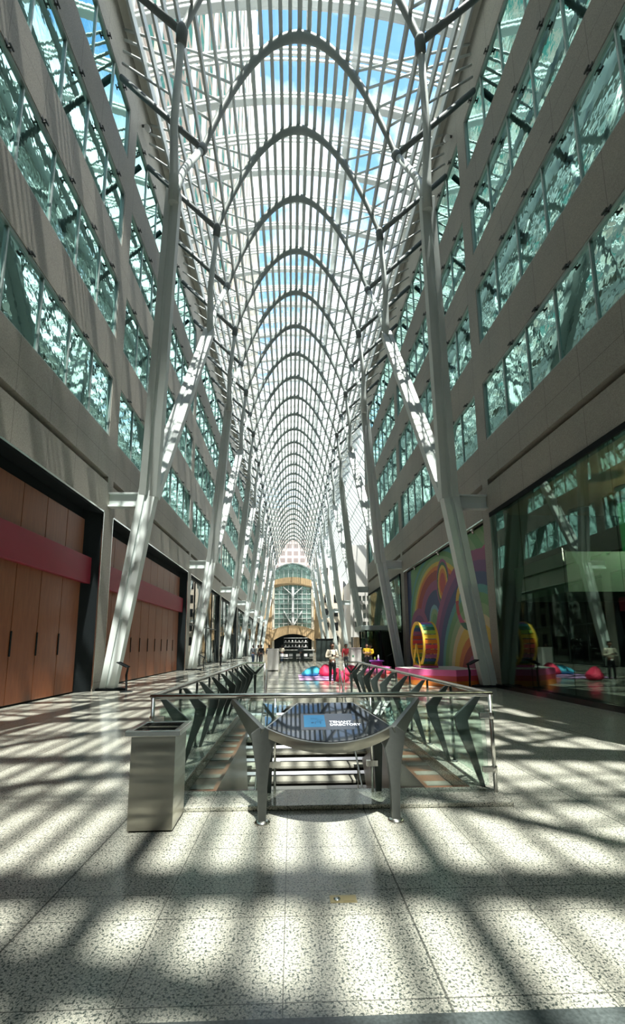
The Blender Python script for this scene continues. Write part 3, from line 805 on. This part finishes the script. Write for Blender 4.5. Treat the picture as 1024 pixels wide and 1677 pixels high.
# ------------------------------------------------------------------ court beyond the right wall
ye = YT+2*BAY+.45
cw = MB(); cw.box(14, 14.5, ye, 120, 2.6, 17.5).obj('wall_court', M['offwhite']); struct(bpy.data.objects['wall_court'])
pp = thing('perforated_panel', 'white panel with rows of square openings hanging in the side court', 'panel', (8.5, 64, 0))
q = MB(); q.box(0, 4.2, 0, .3, 2.9, 4.4).box(0, 4.2, 0, .3, 9.6, 17); q.box(0, .5, 0, .3, 4.4, 9.6).box(3.7, 4.2, 0, .3, 4.4, 9.6)
for r in range(4):
    q.box(.5, 3.7, 0, .3, 4.4+r*1.3+.8, 4.4+(r+1)*1.3)
    for c_ in range(6): q.box(.5+c_*.64-.1, .5+c_*.64+.1, 0, .3, 4.4+r*1.3, 4.4+r*1.3+.8)
q.obj('panel', M['offwhite'], pp); MB().box(.1, 4.1, .31, .4, 3, 16).obj('backing', M['frame'], pp)
for x_ in (.15, 3.95): MB().box(x_-.1, x_+.1, .05, .25, 0, 2.9).obj('post', M['dark'], pp)
pb = thing('limestone_building', 'pale limestone building beyond the side court at the far right', 'building', (7.9, 117, 0))
MB().box(0, 14, 0, 8, 0, 25).obj('walls', M['pale'], pb); q = MB().box(.8, 1.9, -.05, .1, 2, 4.2).obj('window', M['blackgloss'], pb)
for r in range(6):
    for c_ in range(5):
        if r or c_: d = q.copy(); C.objects.link(d); d.location = (c_*2.6, 0, r*3.8)
struct(MB().box(14, 14.4, ye, 120, 0, 2.6).obj('trim_60', M['blackgloss']))
struct(MB().box(8.3, 14.5, ye-.5, ye-.1, 0, 19).obj('trim_61', M['stone']))
rs_ = MB(); rs_.add([(7.5, ye, 28.4), (7.5, 113, 28.4), (14.4, 113, 18), (14.4, ye, 18)], [(0, 1, 2, 3)]); cr = rs_.obj('ceiling_court', M['roofglass']); struct(cr)
q0 = MB().beam((7.5, 0, 28.3), (14.4, 0, 17.9), .34, .4, (0, 1, 0)).obj('court_rib', M['slat'], cr, (0, ye+.2, 0))
yy = ye+1.3
while yy < 113:
    d = q0.copy(); C.objects.link(d); d.location.y = yy; yy += 1.7
q = MB()
for t in (.2, .4, .6, .8): x = 7.5+6.9*t; z = 28.2-10.4*t; q.beam((x, ye, z), (x, 113, z), .12, .2, (1, 0, 0))
q.obj('court_purlins', M['rib'], cr)
for i, (y_, col) in enumerate(((52, 'tan'), (66, 'pale'), (80, 'tan'))):
    w = thing('stone_house_front', 'old %s stone house front in the side court, %s from the camera' % (col, ORD[i]), 'building', (12.2, y_, 0), 0, 'house fronts in the side court')
    MB().box(0, 1.6, 0, 9, 0, 12-i).obj('wall', M[col], w)
    MB().box(-.25, 1.7, -.2, 9.2, 12-i, 12.5-i).obj('cornice', M['pale'], w)
    wn = MB().box(-.05, .05, 1.1, 2.4, 1.0, 3.4).obj('window', M['blackgloss'], w)
    for r in range(3):
        for c_ in range(3):
            if r or c_:
                d = wn.copy(); C.objects.link(d); d.location = (0, c_*2.6, r*3.5)

# ------------------------------------------------------------------ far end of the hall
YE = 113.2
ew = thing('end_gable', 'glazed end wall with tan stone bands and a white forked mast closing the hall', 'end wall', (0, YE, 0))
def arc_band(x0_, x1_, zb, zt, rise_b, rise_t, y0_, y1_, n=24):
    b = MB()
    for i in range(n):
        xa, xb = x0_+(x1_-x0_)*i/n, x0_+(x1_-x0_)*(i+1)/n
        f = lambda x, z, r: z+r*(1-((2*(x-x0_)/(x1_-x0_)-1)**2))
        b.prism([(xa, f(xa, zb, rise_b)), (xb, f(xb, zb, rise_b)), (xb, f(xb, zt, rise_t)), (xa, f(xa, zt, rise_t))], y0_, y1_, 'y')
    return b
arc_band(-7, 7, 16.2, 18.3, 1.6, 1.6, -.3, .4).obj('upper_band', M['tan'], ew)
arc_band(-5.8, 5.8, 2.6, 5.6, 2.2, 1.4, -1.2, .4).obj('entrance_arch', M['tan'], ew)
for s in (-1, 1):
    MB().box(*sorted((s*5.4, s*7.6)), -.3, .5, 0, 17).obj('side_pier', M['tan'], ew)
    MB().box(*sorted((s*4.9, s*5.5)), -.5, -.2, 0, 17.5).obj('jamb', M['pale'], ew)
MB().box(-5.5, 5.5, .2, .3, 6, 18).obj('glazing', M['endglass'], ew)
q = MB()
for i in range(-4, 5): q.box(i*1.22-.05, i*1.22+.05, .0, .19, 6, 18)
for i in range(9): q.box(-5.4, 5.4, .0, .19, 6.2+i*1.3, 6.32+i*1.3)
q.obj('mullions', M['rib'], ew)
q = MB(); q.box(-.3, .3, -.6, 0, 6.6, 17.2); q.beam((0, -.3, 6.8), (-2.4, -.3, 10.8), .3, .3); q.beam((0, -.3, 6.8), (2.4, -.3, 10.8), .3, .3)
q.beam((0, -.3, 15), (-2.6, -.3, 17.3), .2, .2); q.beam((0, -.3, 15), (2.6, -.3, 17.3), .2, .2); q.obj('forked_mast', M['rib'], ew)
arc_band(-6.6, 6.6, 18.4, 20.0, 1.5, 3.4, -.2, .2).obj('upper_glazing', M['endglass'], ew)
q = arc_band(-6.8, 6.8, 20.0, 20.35, 3.4, 3.4, -.4, .3); q.obj('upper_frame', M['frame'], ew)
q = MB()
for i in range(-5, 6): q.box(i*1.2-.04, i*1.2+.04, -.25, -.2, 19.4, 19.6+2.6*(1-(i/6)**2))
q.obj('upper_mullions', M['rib'], ew)
MB().box(-8, 8, 1.2, 1.4, 0, 6).obj('dark_passage', M['black'], ew)
struct(MB().box(-9.5, -7.6, YE-.3, YE+.5, 0, 28.6).obj('wall_end', M['pale']))
# outside
bd = thing('office_building', 'pink stone office building with a grid of windows seen through the end gable', 'building', (0, 128, 0))
MB().box(-20, 7.2, 0, 12, 0, 44).obj('walls', M['pinkgrid'], bd)
tw = thing('glass_tower', 'tall pale green glass and stone tower rising over the left side of the roof', 'building', (-10.5, 0, 0))
MB().box(-12, 0, -40, 118, 30, 185).obj('walls', M['tower'], tw)
MB().box(-.02, .45, -40, 118, 30, 31.5).obj('ledge', M['dull'], tw)
q = MB()
for i in range(32): q.box(0, .35, -38+i*4.9, -37.3+i*4.9, 31.5, 185)
q.obj('piers', M['dull'], tw)
struct(MB().box(-9, 9, -13, -12.4, 0, 28.6).obj('wall_back', M['stone']))

# ------------------------------------------------------------------ play area
pd_ = thing('hexagonal_stage', 'low hexagonal stage striped pink, red and orange in front of the mural', 'stage', (5.6, 18.6, 0))
hexo = [(-1.1, -.6), (.45, -1.8), (1.55, -1.3), (1.6, 1.4), (-.3, 1.75), (-1.35, .7)]
for z0_, z1_, mt, nm in ((.0, .2, 'orange', 'bottom_band'), (.2, .40, 'coral', 'middle_band'), (.40, .64, 'pink', 'top_band')):
    MB().prism(hexo, z0_, z1_, 'z').obj(nm, M[mt], pd_)
MB().prism([(x*.97, y*.97) for x, y in hexo], .64, .652, 'z').obj('deck', M['offwhite'], pd_)
whl = thing('rainbow_wheel', 'walk-in play wheel with yellow rims and rainbow planks standing on the stage', 'play wheel', (5.22, 19.0, 1.66))
def rim(x):
    b = MB(); n = 40; v = []
    for j in range(n):
        a_ = 2*PI*j/n
        for r, dx in ((1.0, -.04), (1.0, .04), (.90, .04), (.90, -.04)): v.append((x+dx, r*math.sin(a_), r*math.cos(a_)))
    b.add(v, [(4*j+k_, 4*j+(k_+1) % 4, 4*((j+1) % n)+(k_+1) % 4, 4*((j+1) % n)+k_) for j in range(n) for k_ in range(4)]); return b
rim(0).obj('rim', M['wheelyel'], whl); rim(.60).obj('rim', M['wheelyel'], whl)
cols = ['lime', 'yellow', 'forest', 'navy', 'mauve', 'brick', 'coral', 'orange', 'yellow', 'lime', 'forest', 'teal', 'purple', 'pink']
for i in range(28):
    a_ = 2*PI*(i+.5)/28; b = MB(); c_ = Vector((0, math.sin(a_), math.cos(a_)))
    t_ = Vector((0, math.cos(a_), -math.sin(a_)))
    b.beam(Vector((.04, 0, 0))+c_*.95, Vector((.56, 0, 0))+c_*.95, .17, .025, t_)
    b.obj('plank', M[cols[i % 14]], whl)
for x_ in (-.06, .66):
    q = MB(); q.tube([(x_, -.55, -1.0), (x_, 0, 0), (x_, .55, -1.0)], .04, 8); q.obj('stand', M['wheelyel'], whl)
MB().box(-.08, .68, -.6, .6, -1.005, -.92).obj('cradle', M['pink'], whl)
for k_, (x, y, r, lb) in enumerate(((3.9, 22.2, .55, 'low round pink and red stage behind the hexagonal stage, nearer one'), (4.7, 25.0, .7, 'low round pink stage beyond the hexagonal stage, farther one'))):
    w = thing('round_stage', lb, 'stage', (x, y, 0), 0, 'round stages')
    MB().lathe([(0, 0), (r, 0), (r, .2), (0, .2)]).obj('lower_band', M['coral'], w); MB().lathe([(0, .2), (r*.98, .2), (r*.98, .42), (0, .42)]).obj('upper_band', M['pink'], w)
def bag(name, label, loc, mat, sc, rz, slump):
    b = MB(); n = 28; prof = []
    for i in range(13):
        t = i/12; a_ = PI*t; r = math.sin(a_)**.62; z = (1-math.cos(a_))/2
        prof.append((r*(1-.45*z*slump), z))
    b.lathe(prof, (0, 0, 0), n)
    vv = []
    for x, y, z in b.v:
        dent = .28*math.exp(-((x+.3)**2+(y+.35)**2)/.18)*(z > .4)
        wob = 1+.05*math.sin(5*math.atan2(y, x)+z*6)
        vv.append((x*wob+(.25*z*slump), y*wob, z*(1-dent*1.3)))
    b.v = vv
    o = b.obj(name, mat); o.location = loc; o.scale = sc; o.rotation_euler = (0, 0, rz); tag(o, label, 'bean bag', 'bean bags on the floor')
    return o
bag('bean_bag', 'sky blue bean bag slumped on the lilac mat', (.62, 23.4, .02), M['bagblue'], (.66, .58, .54), .3, 1.35)
bag('bean_bag', 'crimson bean bag just behind the standing person', (1.45, 23.2, .02), M['bagred'], (.54, .5, .66), 1.2, 1.3)
bag('bean_bag', 'bright red bean bag beside the standing person at the rail end', (1.86, 19.4, .01), M['bagred'], (.46, .48, .66), 2.2, 1.5)
bag('bean_bag', 'red bean bag near the round stages behind the guard rail', (2.7, 23.2, .01), M['bagred'], (.5, .5, .6), .4, 1)
tag(MB().box(-.0, 2.4, 20.4, 24.4, .001, .018).obj('play_mat', M['mat'], None, None, .004), 'thin lilac play mat under the bean bags', 'mat')
pt = thing('drum_table', 'magenta drum table with a purple top near the round stages', 'table', (4.95, 27.0, 0))
MB().lathe([(0, 0), (.34, 0), (.36, .4), (.34, .62), (0, .62)]).obj('drum', M['magenta'], pt); MB().lathe([(0, .62), (.46, .62), (.46, .70), (0, .70)]).obj('top', M['purple'], pt)
for x, h, mt, lb in ((-.12, .22, 'lime', 'short lime green bottle standing on the drum table'), (.1, .34, 'white', 'tall white bottle standing on the drum table')):
    b = MB(); b.lathe([(0, 0), (.05, 0), (.05, h*.7), (.03, h*.85), (.03, h), (0, h)]); o = b.obj('bottle', M[mt]); o.location = (4.95+x, 26.95, .70); tag(o, lb, 'bottle', 'bottles on the drum table')
def box_sign(name, label, x, y, w_, h_, mt):
    q = thing(name, label, 'display plinth', (x, y, 0))
    MB().box(-w_/2, w_/2, -.25, .25, .06, h_).obj('body', mt, q, None, .01); MB().box(-w_/2-.03, w_/2+.03, -.28, .28, h_, h_+.05).obj('cap', M['white'], q); MB().box(-w_/2+.05, w_/2-.05, -.2, .2, 0, .06).obj('kick', M['black'], q)
    return q
box_sign('display_plinth', 'white box plinth standing in the middle distance left of centre', -1.6, 28.9, .74, 1.40, M['white'])
q = box_sign('display_plinth', 'grey and white box plinth beside the person in yellow', 3.78, 28.2, .76, 1.45, M['offwhite'])
MB().box(-.22, -.12, -.262, -.251, .9, 1.0).obj('badge', M['forest'], q)
# leaning plaque stands by the first trees
def plaque(x, y, sx, lb):
    q = thing('plaque_stand', lb, 'sign stand', (x, y, 0), 0, 'plaque stands beside the trees')
    b = MB(); b.lathe([(0, 0), (.22, 0), (.22, .02), (0, .03)]); b.obj('base', M['black'], q)
    b = MB(); b.beam((0, 0, .02), (sx*.03, 0, .62), .05, .05, (1, 0, 0), .07); b.beam((sx*.03, 0, .60), (sx*-.03, 0, .92), .07, .05, (1, 0, 0), .04); b.obj('post', M['black'], q)
    b = MB(); b.beam((sx*-.02, 0, .88), (sx*.34, 0, 1.06), .03, .40, (0, 0, 1)); b.obj('plaque', M['black'], q)
plaque(-6.36, 16.1, -1, 'black plaque stand at the foot of the nearest left tree')
plaque(6.30, 16.2, 1, 'black plaque stand at the foot of the nearest right tree')
plaque(-6.36, 16.1+BAY, -1, 'black plaque stand at the foot of the second left tree')
plaque(6.30, 16.2+BAY, 1, 'black plaque stand at the foot of the second right tree')
plaque(-6.36, 16.1+2*BAY, -1, 'black plaque stand at the foot of the third left tree')

# ------------------------------------------------------------------ cafe in the distance
cf = thing('cafe_counter', 'long white topped cafe counter far down the hall', 'counter', (0.1, 44.5, 0))
MB().box(-1.9, 1.9, -.4, .4, 1.18, 1.26).obj('worktop', M['white'], cf); MB().box(-1.7, 1.7, -.3, .35, .06, 1.18).obj('front', M['dark'], cf)
sh = thing('display_shelf', 'dark open display shelf standing behind the cafe counter', 'shelf', (.1, 46.3, 0))
q = MB()
for z in (1.0, 1.5, 2.0, 2.45): q.box(-1.3, 1.3, -.2, .2, z, z+.05)
q.obj('boards', M['white'], sh)
q = MB()
for x in (-1.3, 0, 1.26): q.box(x, x+.04, -.2, .2, 0, 2.5)
q.obj('uprights', M['dark'], sh); MB().box(-1.3, 1.3, .2, .23, 0, 2.2).obj('back_panel', M['dark'], sh)
b = MB().lathe([(0, 0), (.06, 0), (.07, .12), (.05, .2), (0, .2)]); jar0 = b.obj('jar', M['white']); jn = 0
for z in (1.05, 1.55, 2.05):
    for i in range(7):
        o = jar0 if jn == 0 else jar0.copy()
        if jn: C.objects.link(o)
        o.location = (.1-1.1+i*.36, 46.22, z); jn += 1; tag(o, 'small white jar on the display shelf behind the cafe counter', 'jar', 'jars on the display shelf')
def chair():
    r_ = bpy.data.objects.new('cafe_chair', None); C.objects.link(r_)
    MB().box(-.2, .2, -.2, .2, .44, .47).obj('seat', M['white'], r_); MB().box(-.2, .2, .17, .2, .6, .86).obj('backrest', M['white'], r_)
    l0 = None
    for x, y in ((-.18, -.18), (.18, -.18), (-.18, .18), (.18, .18)):
        MB().tube([(x, y, 0), (x, y, .85 if y > 0 else .44)], .014, 6).obj('leg', M['dark'], r_)
    return r_
ch0 = chair()
spots = [(-1.3, 42.6, .2), (-.5, 42.9, -.3), (.3, 42.5, .1), (1.1, 42.8, .4), (1.6, 42.2, 2.9), (-.9, 41.9, 3.0)]
clb = ['first from the left', 'second from the left', 'in the middle', 'near the right end', 'right of the others, turned away', 'in front of the others, turned away']
for i, (x, y, rz) in enumerate(spots):
    o = ch0 if i == 0 else copy_tree(ch0); o.location = (x, y, 0); o.rotation_euler = (0, 0, rz)
    tag(o, 'white cafe chair before the counter, %s' % clb[i], 'chair', 'chairs at the cafe counter')
dk = thing('dark_kiosk', 'dark grey kiosk box right of the cafe counter', 'kiosk', (3.2, 47, 0))
MB().box(-.9, .9, -.8, .8, 0, 2.3).obj('body', M['dark'], dk, None, .02); MB().box(-.95, .95, -.85, .85, 2.3, 2.4).obj('top', M['black'], dk)

# ------------------------------------------------------------------ people
def skin_obj(name, verts, edges, mat, parent, sub=2):
    me = bpy.data.meshes.new(name); me.from_pydata([v[0] for v in verts], edges, []); me.materials.append(mat)
    o = bpy.data.objects.new(name, me); C.objects.link(o); o.parent = parent
    sk_ = o.modifiers.new('skin', 'SKIN'); sk_.use_smooth_shade = True
    if not me.skin_vertices: raise RuntimeError('no skin layer')
    for i, v in enumerate(verts):
        r = v[1]; me.skin_vertices[0].data[i].radius = r if isinstance(r, tuple) else (r, r)
        me.skin_vertices[0].data[i].use_root = (i == 0)
    s = o.modifiers.new('sub', 'SUBSURF'); s.levels = sub; s.render_levels = sub
    dg = bpy.context.evaluated_depsgraph_get(); m2 = bpy.data.meshes.new_from_object(o.evaluated_get(dg))
    o.modifiers.clear(); o.data = m2
    for p in m2.polygons: p.use_smooth = True
    if not m2.materials: m2.materials.append(mat)
    return o
def person(label, loc, rz, h=1.72, skin='skin_d', top='hoodie', bottom='trouser', arms='phone', stride=0, long_hair=False, long_sleeve=True, headdown=.25, group=None, sc=1.0):
    r_ = thing('person', label, 'person', loc, rz, group); k_ = h/1.72*sc
    # facing -y ; right arm x<0
    HP = {-1: (-.19, 0, 1.40), 1: (.19, 0, 1.40)}
    if arms == 'phone': EL = {s: (s*.27, .02, 1.12) for s in HP}; WR = {s: (s*.07, -.26, 1.17) for s in HP}
    elif arms == 'crossed': EL = {s: (s*.27, -.02, 1.12) for s in HP}; WR = {s: (-s*.05, -.2, 1.16+.03*s) for s in HP}
    else: EL = {s: (s*.25, .03, 1.10) for s in HP}; WR = {s: (s*.25, -.05*s-.03, .84) for s in HP}
    hd = -.02-.08*headdown
    legs = {}
    for s in (-1, 1):
        st_ = stride*s; legs[s] = [(s*.09, 0, .90), (s*.10, -.03-st_*.22, .49), (s*.105, .02-st_*.38, .085)]
    V = []; Ed = []
    def add(p, r, par=None):
        V.append((tuple(c*k_ for c in p), tuple(q*k_ for q in r) if isinstance(r, tuple) else r*k_)); i = len(V)-1
        if par is not None: Ed.append((par, i))
        return i
    pel = add((0, 0, .95), (.135, .10)); wa = add((0, 0, 1.10), (.12, .09), pel); chs = add((0, 0, 1.30), (.14, .10), wa); nb = add((0, .0, 1.43), (.075, .06), chs)
    nk = add((0, -.01, 1.50), .05, nb); jaw = add((0, hd, 1.565), (.062, .07), nk); hm = add((0, hd, 1.63), (.078, .092), jaw); tp = add((0, hd+.005, 1.70), (.055, .07), hm)
    nose = add((0, hd-.105, 1.605), .012, hm)
    for s in (-1, 1): add((s*.085, hd+.01, 1.615), .016, hm)
    for s in (-1, 1):
        sh_ = add(HP[s], .055, chs); el = add(EL[s], .042, sh_); wr = add(WR[s], .027, el)
        d = Vector(WR[s])-Vector(EL[s]); d.normalize(); palm = Vector(WR[s])+d*.055; pm = add(palm, (.036, .018), wr)
        sd = Vector((0, 0, 1)) if arms != 'down' else Vector((0, 1, 0)); curl = Vector((0, -.6, -.2)) if arms != 'down' else Vector((-s*.5, 0, -.1))
        for f_, (of, ln) in enumerate(((-.027, .038), (-.009, .045), (.009, .043), (.027, .034))):
            a_ = palm+sd*of+d*.035; i1 = add(a_, .0095, pm); i2 = add(a_+(d+curl*.6).normalized()*ln, .0085, i1); add(a_+(d+curl*.6).normalized()*ln+(d*.3+curl).normalized()*ln*.7, .0075, i2)
        th = Vector(WR[s])+d*.02+sd*.03; i1 = add(th, .011, pm); add(th+(d+sd*.7).normalized()*.045, .009, i1)
    for s in (-1, 1):
        a_ = add(legs[s][0], .085, pel); b_ = add(legs[s][1], .055, a_); c_ = add(legs[s][2], .035, b_); add(Vector(legs[s][2])+Vector((s*.01, -.11, -.045)), (.035, .025), c_)
    skin_obj('body', V, Ed, M[skin], r_, 1 if sc != 1 else 2)
    V = []; Ed = []
    p = add((0, 0, .96), (.165, .12)); w_ = add((0, 0, 1.10), (.155, .115), p); c_ = add((0, 0, 1.29), (.17, .125), w_); n_ = add((0, 0, 1.41), (.11, .085), c_); add((0, .0, 1.455), (.075, .07), n_)
    for s in (-1, 1):
        sh_ = add(HP[s], .075, c_)
        if long_sleeve: el = add(EL[s], .062, sh_); add(WR[s], .044, el)
        else: add(Vector(HP[s])*.35+Vector(EL[s])*.65, .062, sh_)
    skin_obj('top', V, Ed, M[top], r_, 1)
    V = []; Ed = []
    p = add((0, 0, .97), (.15, .115)); q = add((0, 0, .88), (.14, .11), p)
    for s in (-1, 1):
        a_ = add(legs[s][0][:2]+(.80,), .095, q); b_ = add(legs[s][1], .072, a_); add(legs[s][2], .060, b_)
    skin_obj('trousers', V, Ed, M[bottom], r_, 1)
    for s in (-1, 1):
        V = []; Ed = []; A = Vector(legs[s][2]); a_ = add((A.x, A.y+.03, .045), (.045, .042)); b_ = add((A.x+s*.005, A.y-.08, .04), (.042, .034), a_); add((A.x+s*.01, A.y-.16, .035), (.038, .028), b_)
        skin_obj('shoe', V, Ed, M['shoe'], r_, 1)
    V = []; Ed = []
    a_ = add((0, hd+.035, 1.655), (.088, .082)); b_ = add((0, hd+.02, 1.715), (.07, .075), a_); c_ = add((0, hd+.07, 1.60), (.075, .045), a_)
    if long_hair:
        d_ = add((0, hd+.08, 1.48), (.085, .04), c_); add((0, hd+.08, 1.34), (.07, .03), d_)
    skin_obj('hair', V, Ed, M['hair'], r_, 1)
    # eyes and mouth
    e = MB()
    for s in (-1, 1): e.lathe([(0, -.008*k_), (.010*k_, -.004*k_), (.010*k_, .004*k_), (0, .008*k_)], (s*.03*k_, (hd-.088)*k_, 1.625*k_), 8)
    e.obj('eyes', M['black'], r_); e = MB(); e.box(-.022*k_, .022*k_, (hd-.078)*k_, (hd-.07)*k_, 1.566*k_, 1.573*k_); e.obj('mouth', M['brick'], r_)
    return r_
P1 = person('person standing in an oatmeal hoodie and dark trousers looking down at a phone', (1.40, 18.9, 0), .25, arms='phone')
for s in (-1, 1):
    b = MB(); b.tube([(s*.11, .11, 1.36), (s*.12, .0, 1.475), (s*.125, -.115, 1.38), (s*.15, -.10, 1.14), (s*.16, .05, 1.08)], .014, 8); b.obj('bag_strap', M['trouser'], P1)
q = MB(); q.lathe([(0, 0), (.035, 0), (.035, .09), (0, .09)], (.0, -.135, .88), 12); q.obj('badge', M['white'], P1)
ph = MB().box(-.04, .04, -.005, .005, -.075, .075).obj('phone', M['blackgloss']); ph.location = (1.40-.02, 18.9-.34, 1.21); ph.rotation_euler = (-.9, 0, .25)
tag(ph, 'black phone held by the person in the oatmeal hoodie', 'phone')
bp_ = MB(); bp_.box(-.15, .15, .13, .29, 1.02, 1.44); o = bp_.obj('backpack', M['trouser'], None, None, .05); o.location = (1.40, 18.9, 0); o.rotation_euler = (0, 0, .25); tag(o, 'black backpack worn by the person in the oatmeal hoodie', 'backpack')
person('person in a yellow t-shirt with long dark hair and folded arms beside the grey plinth', (4.62, 28.6, 0), .1, arms='crossed', top='tee', bottom='trouser', long_hair=True, long_sleeve=False, skin='skin_l')
person('second person in a yellow top standing close behind the one with folded arms', (4.98, 29.2, 0), -.9, h=1.66, arms='crossed', top='tee', bottom='trouser', long_hair=True, skin='skin_d')
person('person in a dark red top half hidden behind the grey plinth', (3.35, 29.6, 0), .3, h=1.70, arms='down', top='redvest', bottom='trouser')
person('person in a grey jacket and jeans, leftmost of the group by the left trees', (-4.0, 41.0, 0), 2.9, arms='down', top='greytop', bottom='denim', stride=.5)
person('person in a white top and dark trousers among the group by the left trees', (-3.6, 42.2, 0), .2, arms='down', top='hoodie', bottom='trouser', stride=.4)
person('person in dark clothes walking at the centre of the group by the left trees', (-3.2, 40.4, 0), 3.0, arms='down', top='trouser', bottom='trouser', stride=.5)
person('person in denim at the right of the group by the left trees', (-2.6, 43.0, 0), 3.1, arms='down', top='denim', bottom='trouser')
person('person in a white top leaning at the left end of the cafe counter', (-1.35, 43.7, 0), 2.8, arms='phone', top='hoodie', bottom='denim', stride=.5)
person('person in dark clothes standing before the middle of the cafe counter', (.55, 43.9, 0), 3.1, arms='phone', top='greytop', bottom='trouser')
person('person in dark clothes standing outside a left shopfront beyond the second tree', (-6.3, 36.5, 0), 1.6, arms='down', top='trouser', bottom='trouser')

# ------------------------------------------------------------------ light
w = bpy.data.worlds.new('sky'); bpy.context.scene.world = w; w.use_nodes = True
nt = w.node_tree; nt.nodes.clear(); out = N(nt, 'ShaderNodeOutputWorld'); bg = N(nt, 'ShaderNodeBackground')
tc = N(nt, 'ShaderNodeTexCoord'); sp = N(nt, 'ShaderNodeSeparateXYZ'); L(nt, tc.outputs['Generated'], sp.inputs[0])
gr = N(nt, 'ShaderNodeValToRGB'); e = gr.color_ramp.elements
e[0].position = 0; e[0].color = (.62, .74, .84, 1); e[1].position = 1; e[1].color = (.11, .27, .58, 1)
e2 = gr.color_ramp.elements.new(.45); e2.color = (.24, .46, .78, 1)
L(nt, sp.outputs[2], gr.inputs['Fac'])
mp = N(nt, 'ShaderNodeMapping'); mp.inputs['Scale'].default_value = (1, 1, 1.6); mp.inputs['Location'].default_value = (3.1, .4, .2); L(nt, tc.outputs['Generated'], mp.inputs[0])
cl = N(nt, 'ShaderNodeTexNoise'); cl.inputs['Scale'].default_value = 4.2; cl.inputs['Detail'].default_value = 6; cl.inputs['Roughness'].default_value = .55; cl.inputs['Distortion'].default_value = .3
L(nt, mp.outputs[0], cl.inputs['Vector'])
# more cloud to the right (+x) and low down
ad = math_(nt, 'ADD', cl.outputs['Fac'], math_(nt, 'MULTIPLY', sp.outputs[0], .30))
ad = math_(nt, 'ADD', ad, math_(nt, 'MULTIPLY', math_(nt, 'SUBTRACT', 1.0, sp.outputs[2]), .22))
cr_ = N(nt, 'ShaderNodeValToRGB'); cr_.color_ramp.elements[0].position = .52; cr_.color_ramp.elements[1].position = .68
L(nt, ad, cr_.inputs['Fac'])
mx = N(nt, 'ShaderNodeMixRGB'); mx.inputs[2].default_value = (1.15, 1.2, 1.22, 1); L(nt, cr_.outputs[0], mx.inputs[0]); L(nt, gr.outputs[0], mx.inputs[1])
L(nt, mx.outputs[0], bg.inputs[0]); bg.inputs[1].default_value = 1.5; L(nt, bg.outputs[0], out.inputs[0])
sn = bpy.data.lights.new('sun', 'SUN'); sn.energy = 7.6; sn.angle = math.radians(.53); sn.color = (1, .955, .87)
so = bpy.data.objects.new('sun', sn); C.objects.link(so)
so.rotation_euler = Vector((-.068, .404, -1)).to_track_quat('-Z', 'Y').to_euler(); so.location = (20, -40, 90)

sc = bpy.context.scene
sc.view_settings.view_transform = 'Standard'; sc.view_settings.look = 'None'; sc.view_settings.gamma = 1; sc.view_settings.use_curve_mapping = False
sc.view_settings.exposure = .7
cy = sc.cycles; cy.max_bounces = 10; cy.diffuse_bounces = 4; cy.glossy_bounces = 4; cy.transmission_bounces = 4; cy.transparent_max_bounces = 16
cy.use_denoising = True; cy.sample_clamp_indirect = 6; cy.caustics_reflective = False; cy.caustics_refractive = False
